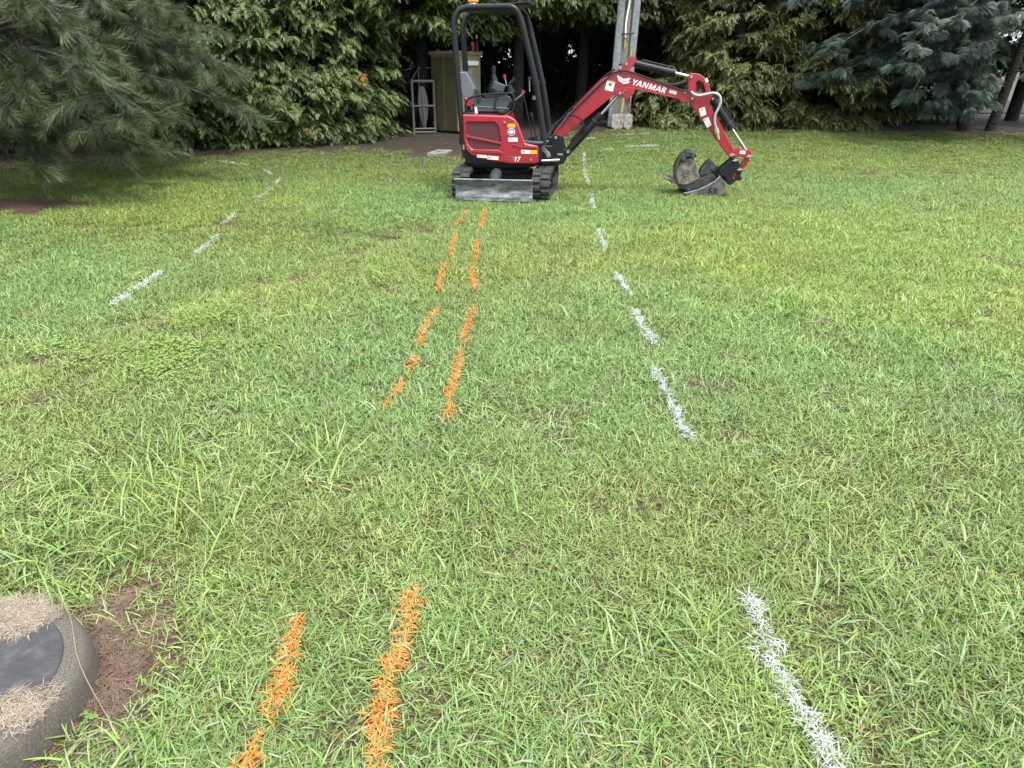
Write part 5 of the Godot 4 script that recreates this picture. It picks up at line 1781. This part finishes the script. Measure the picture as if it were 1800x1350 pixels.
func dash(called: String, label: String, group: String, a: Vector2, b: Vector2, width: float, c0: Color, thick := 1.0) -> void:
	var L := Leaves.new()
	var len := a.distance_to(b)
	var d := (b - a).normalized()
	var s := d.orthogonal()
	var mid := (a + b) * 0.5
	var n := int(len * 2700.0 * width / 0.075 * thick)
	for k in n:
		var f := rng.randf()
		var nz := noise_b.get_noise_1d((f * len + a.y * 7.0) * 420.0)
		var w := width * clampf(0.72 + 1.1 * nz, 0.25, 1.3)
		if rng.randf() > (0.9 if a.y > -2.5 else 0.72) + 1.3 * nz:
			continue
		var p := a.lerp(b, f) + d * rng.randfn(0, 0.015) + s * (rng.randfn(0.0, w * 0.27) + 0.02 * noise_c.get_noise_1d((f * len + a.y * 3.0) * 260.0))
		var q := Vector3(p.x - mid.x, rise(p.x, p.y) - rise(mid.x, mid.y) + rng.randf_range(0.002, 0.022), p.y - mid.y)
		var c := vary(c0, 0.13)
		var cut := rng.randf() < 0.42
		var far := smoothstep(-2.5, -7.0, a.y)
		var base := c if not cut else Color(0.13, 0.19, 0.05)
		blade(L, q, rng.randf() * TAU, rng.randf_range(-0.05, 1.1) * lerpf(rng.randf(), 1.0, far), rng.randf_range(0.0, 0.5), rng.randf_range(0.018, 0.05), rng.randf_range(0.0024, 0.0046), base, c, 3, rng.randf_range(-0.6, 0.6))
	var o := obj(numbered(called), L.mesh(), M.sprayed_leaf, self, Transform3D(Basis.IDENTITY, Vector3(mid.x, rise(mid.x, mid.y), mid.y)))
	tag(o, label, "paint mark", group)

func paint_marks() -> void:
	rng.seed = 801
	var orange := Color(0.47, 0.132, 0.014)
	var white := Color(0.37, 0.40, 0.425)
	var seq := ["nearest the camera", "second from the camera", "third from the camera", "fourth from the camera", "fifth from the camera", "sixth from the camera", "seventh from the camera", "eighth from the camera", "ninth from the camera"]
	var lines := [
		["orange_paint_mark", "orange dash on grass in the left orange line", "orange dashes leading to the excavator", orange, 0.070, [[-0.66, -1.74, -0.655, -0.95], [-0.585, -3.97, -0.64, -3.28], [-0.545, -4.93, -0.595, -4.15], [-0.585, -6.18, -0.58, -5.32], [-0.595, -7.40, -0.58, -6.45], [-0.55, -8.68, -0.61, -7.80]]],
		["orange_paint_mark", "orange dash on grass in the right orange line", "orange dashes leading to the excavator", orange, 0.070, [[-0.335, -1.88, -0.35, -0.95], [-0.315, -4.08, -0.33, -3.14], [-0.285, -4.96, -0.315, -4.18], [-0.34, -6.12, -0.30, -5.34], [-0.36, -7.14, -0.34, -6.28], [-0.32, -8.95, -0.35, -7.55]]],
		["white_paint_mark", "white dash in the straight line right of the orange lines", "white dashes right of the orange lines", white, 0.075, [[0.765, -1.84, 0.805, -0.95], [0.82, -3.78, 0.83, -2.90], [0.88, -4.87, 0.88, -4.20], [0.865, -5.82, 0.915, -5.20], [0.93, -7.60, 0.88, -6.66], [1.08, -9.95, 1.0, -8.88], [1.22, -12.4, 1.14, -10.9], [1.36, -14.0, 1.24, -12.7]]],
		["white_paint_mark", "white dash in the curving line at left", "white dashes in the curving line at left", white, 0.085, [[-3.08, -5.24, -3.14, -6.22], [-3.11, -6.90, -3.15, -7.60], [-3.26, -8.05, -3.28, -8.50], [-3.33, -9.3, -3.44, -10.4], [-3.50, -10.8, -3.63, -11.5], [-3.85, -11.75, -4.12, -12.25], [-4.57, -12.75, -5.2, -13.12]]],
	]
	for l in lines:
		for k in l[5].size():
			var q: Array = l[5][k]
			dash(l[0], l[1] + ", " + seq[k], l[2], Vector2(q[0], q[1]), Vector2(q[2], q[3]), l[4] * (0.92 if k == 0 else 0.62), l[3], (0.45 if l[4] > 0.08 and k in [2, 3] else 0.85) * (0.8 if q[1] < -8.5 and l[0] == "white_paint_mark" else 1.0))
	for q in [["faint white paint line on far grass below the golden bushes", 2.75, -16.15, 3.7, -16.25, 0.10, 0.6], ["white paint dash on far grass in front of the leaning shovels", 2.2, -15.95, 2.6, -16.1, 0.10, 0.8], ["bright white paint line crossing the far grass behind the boom ram", 2.25, -14.6, 2.9, -14.75, 0.16, 0.9], ["small white paint dash on grass left of the bright far line", 1.72, -14.28, 2.0, -14.36, 0.10, 0.8], ["white paint spot on far grass beside the boom foot", 1.55, -15.5, 1.72, -15.62, 0.12, 0.9]]:
		dash("white_paint_mark", q[0], "white dashes on the far grass", Vector2(q[1], q[2]), Vector2(q[3], q[4]), q[5], white, q[6] * 0.55)
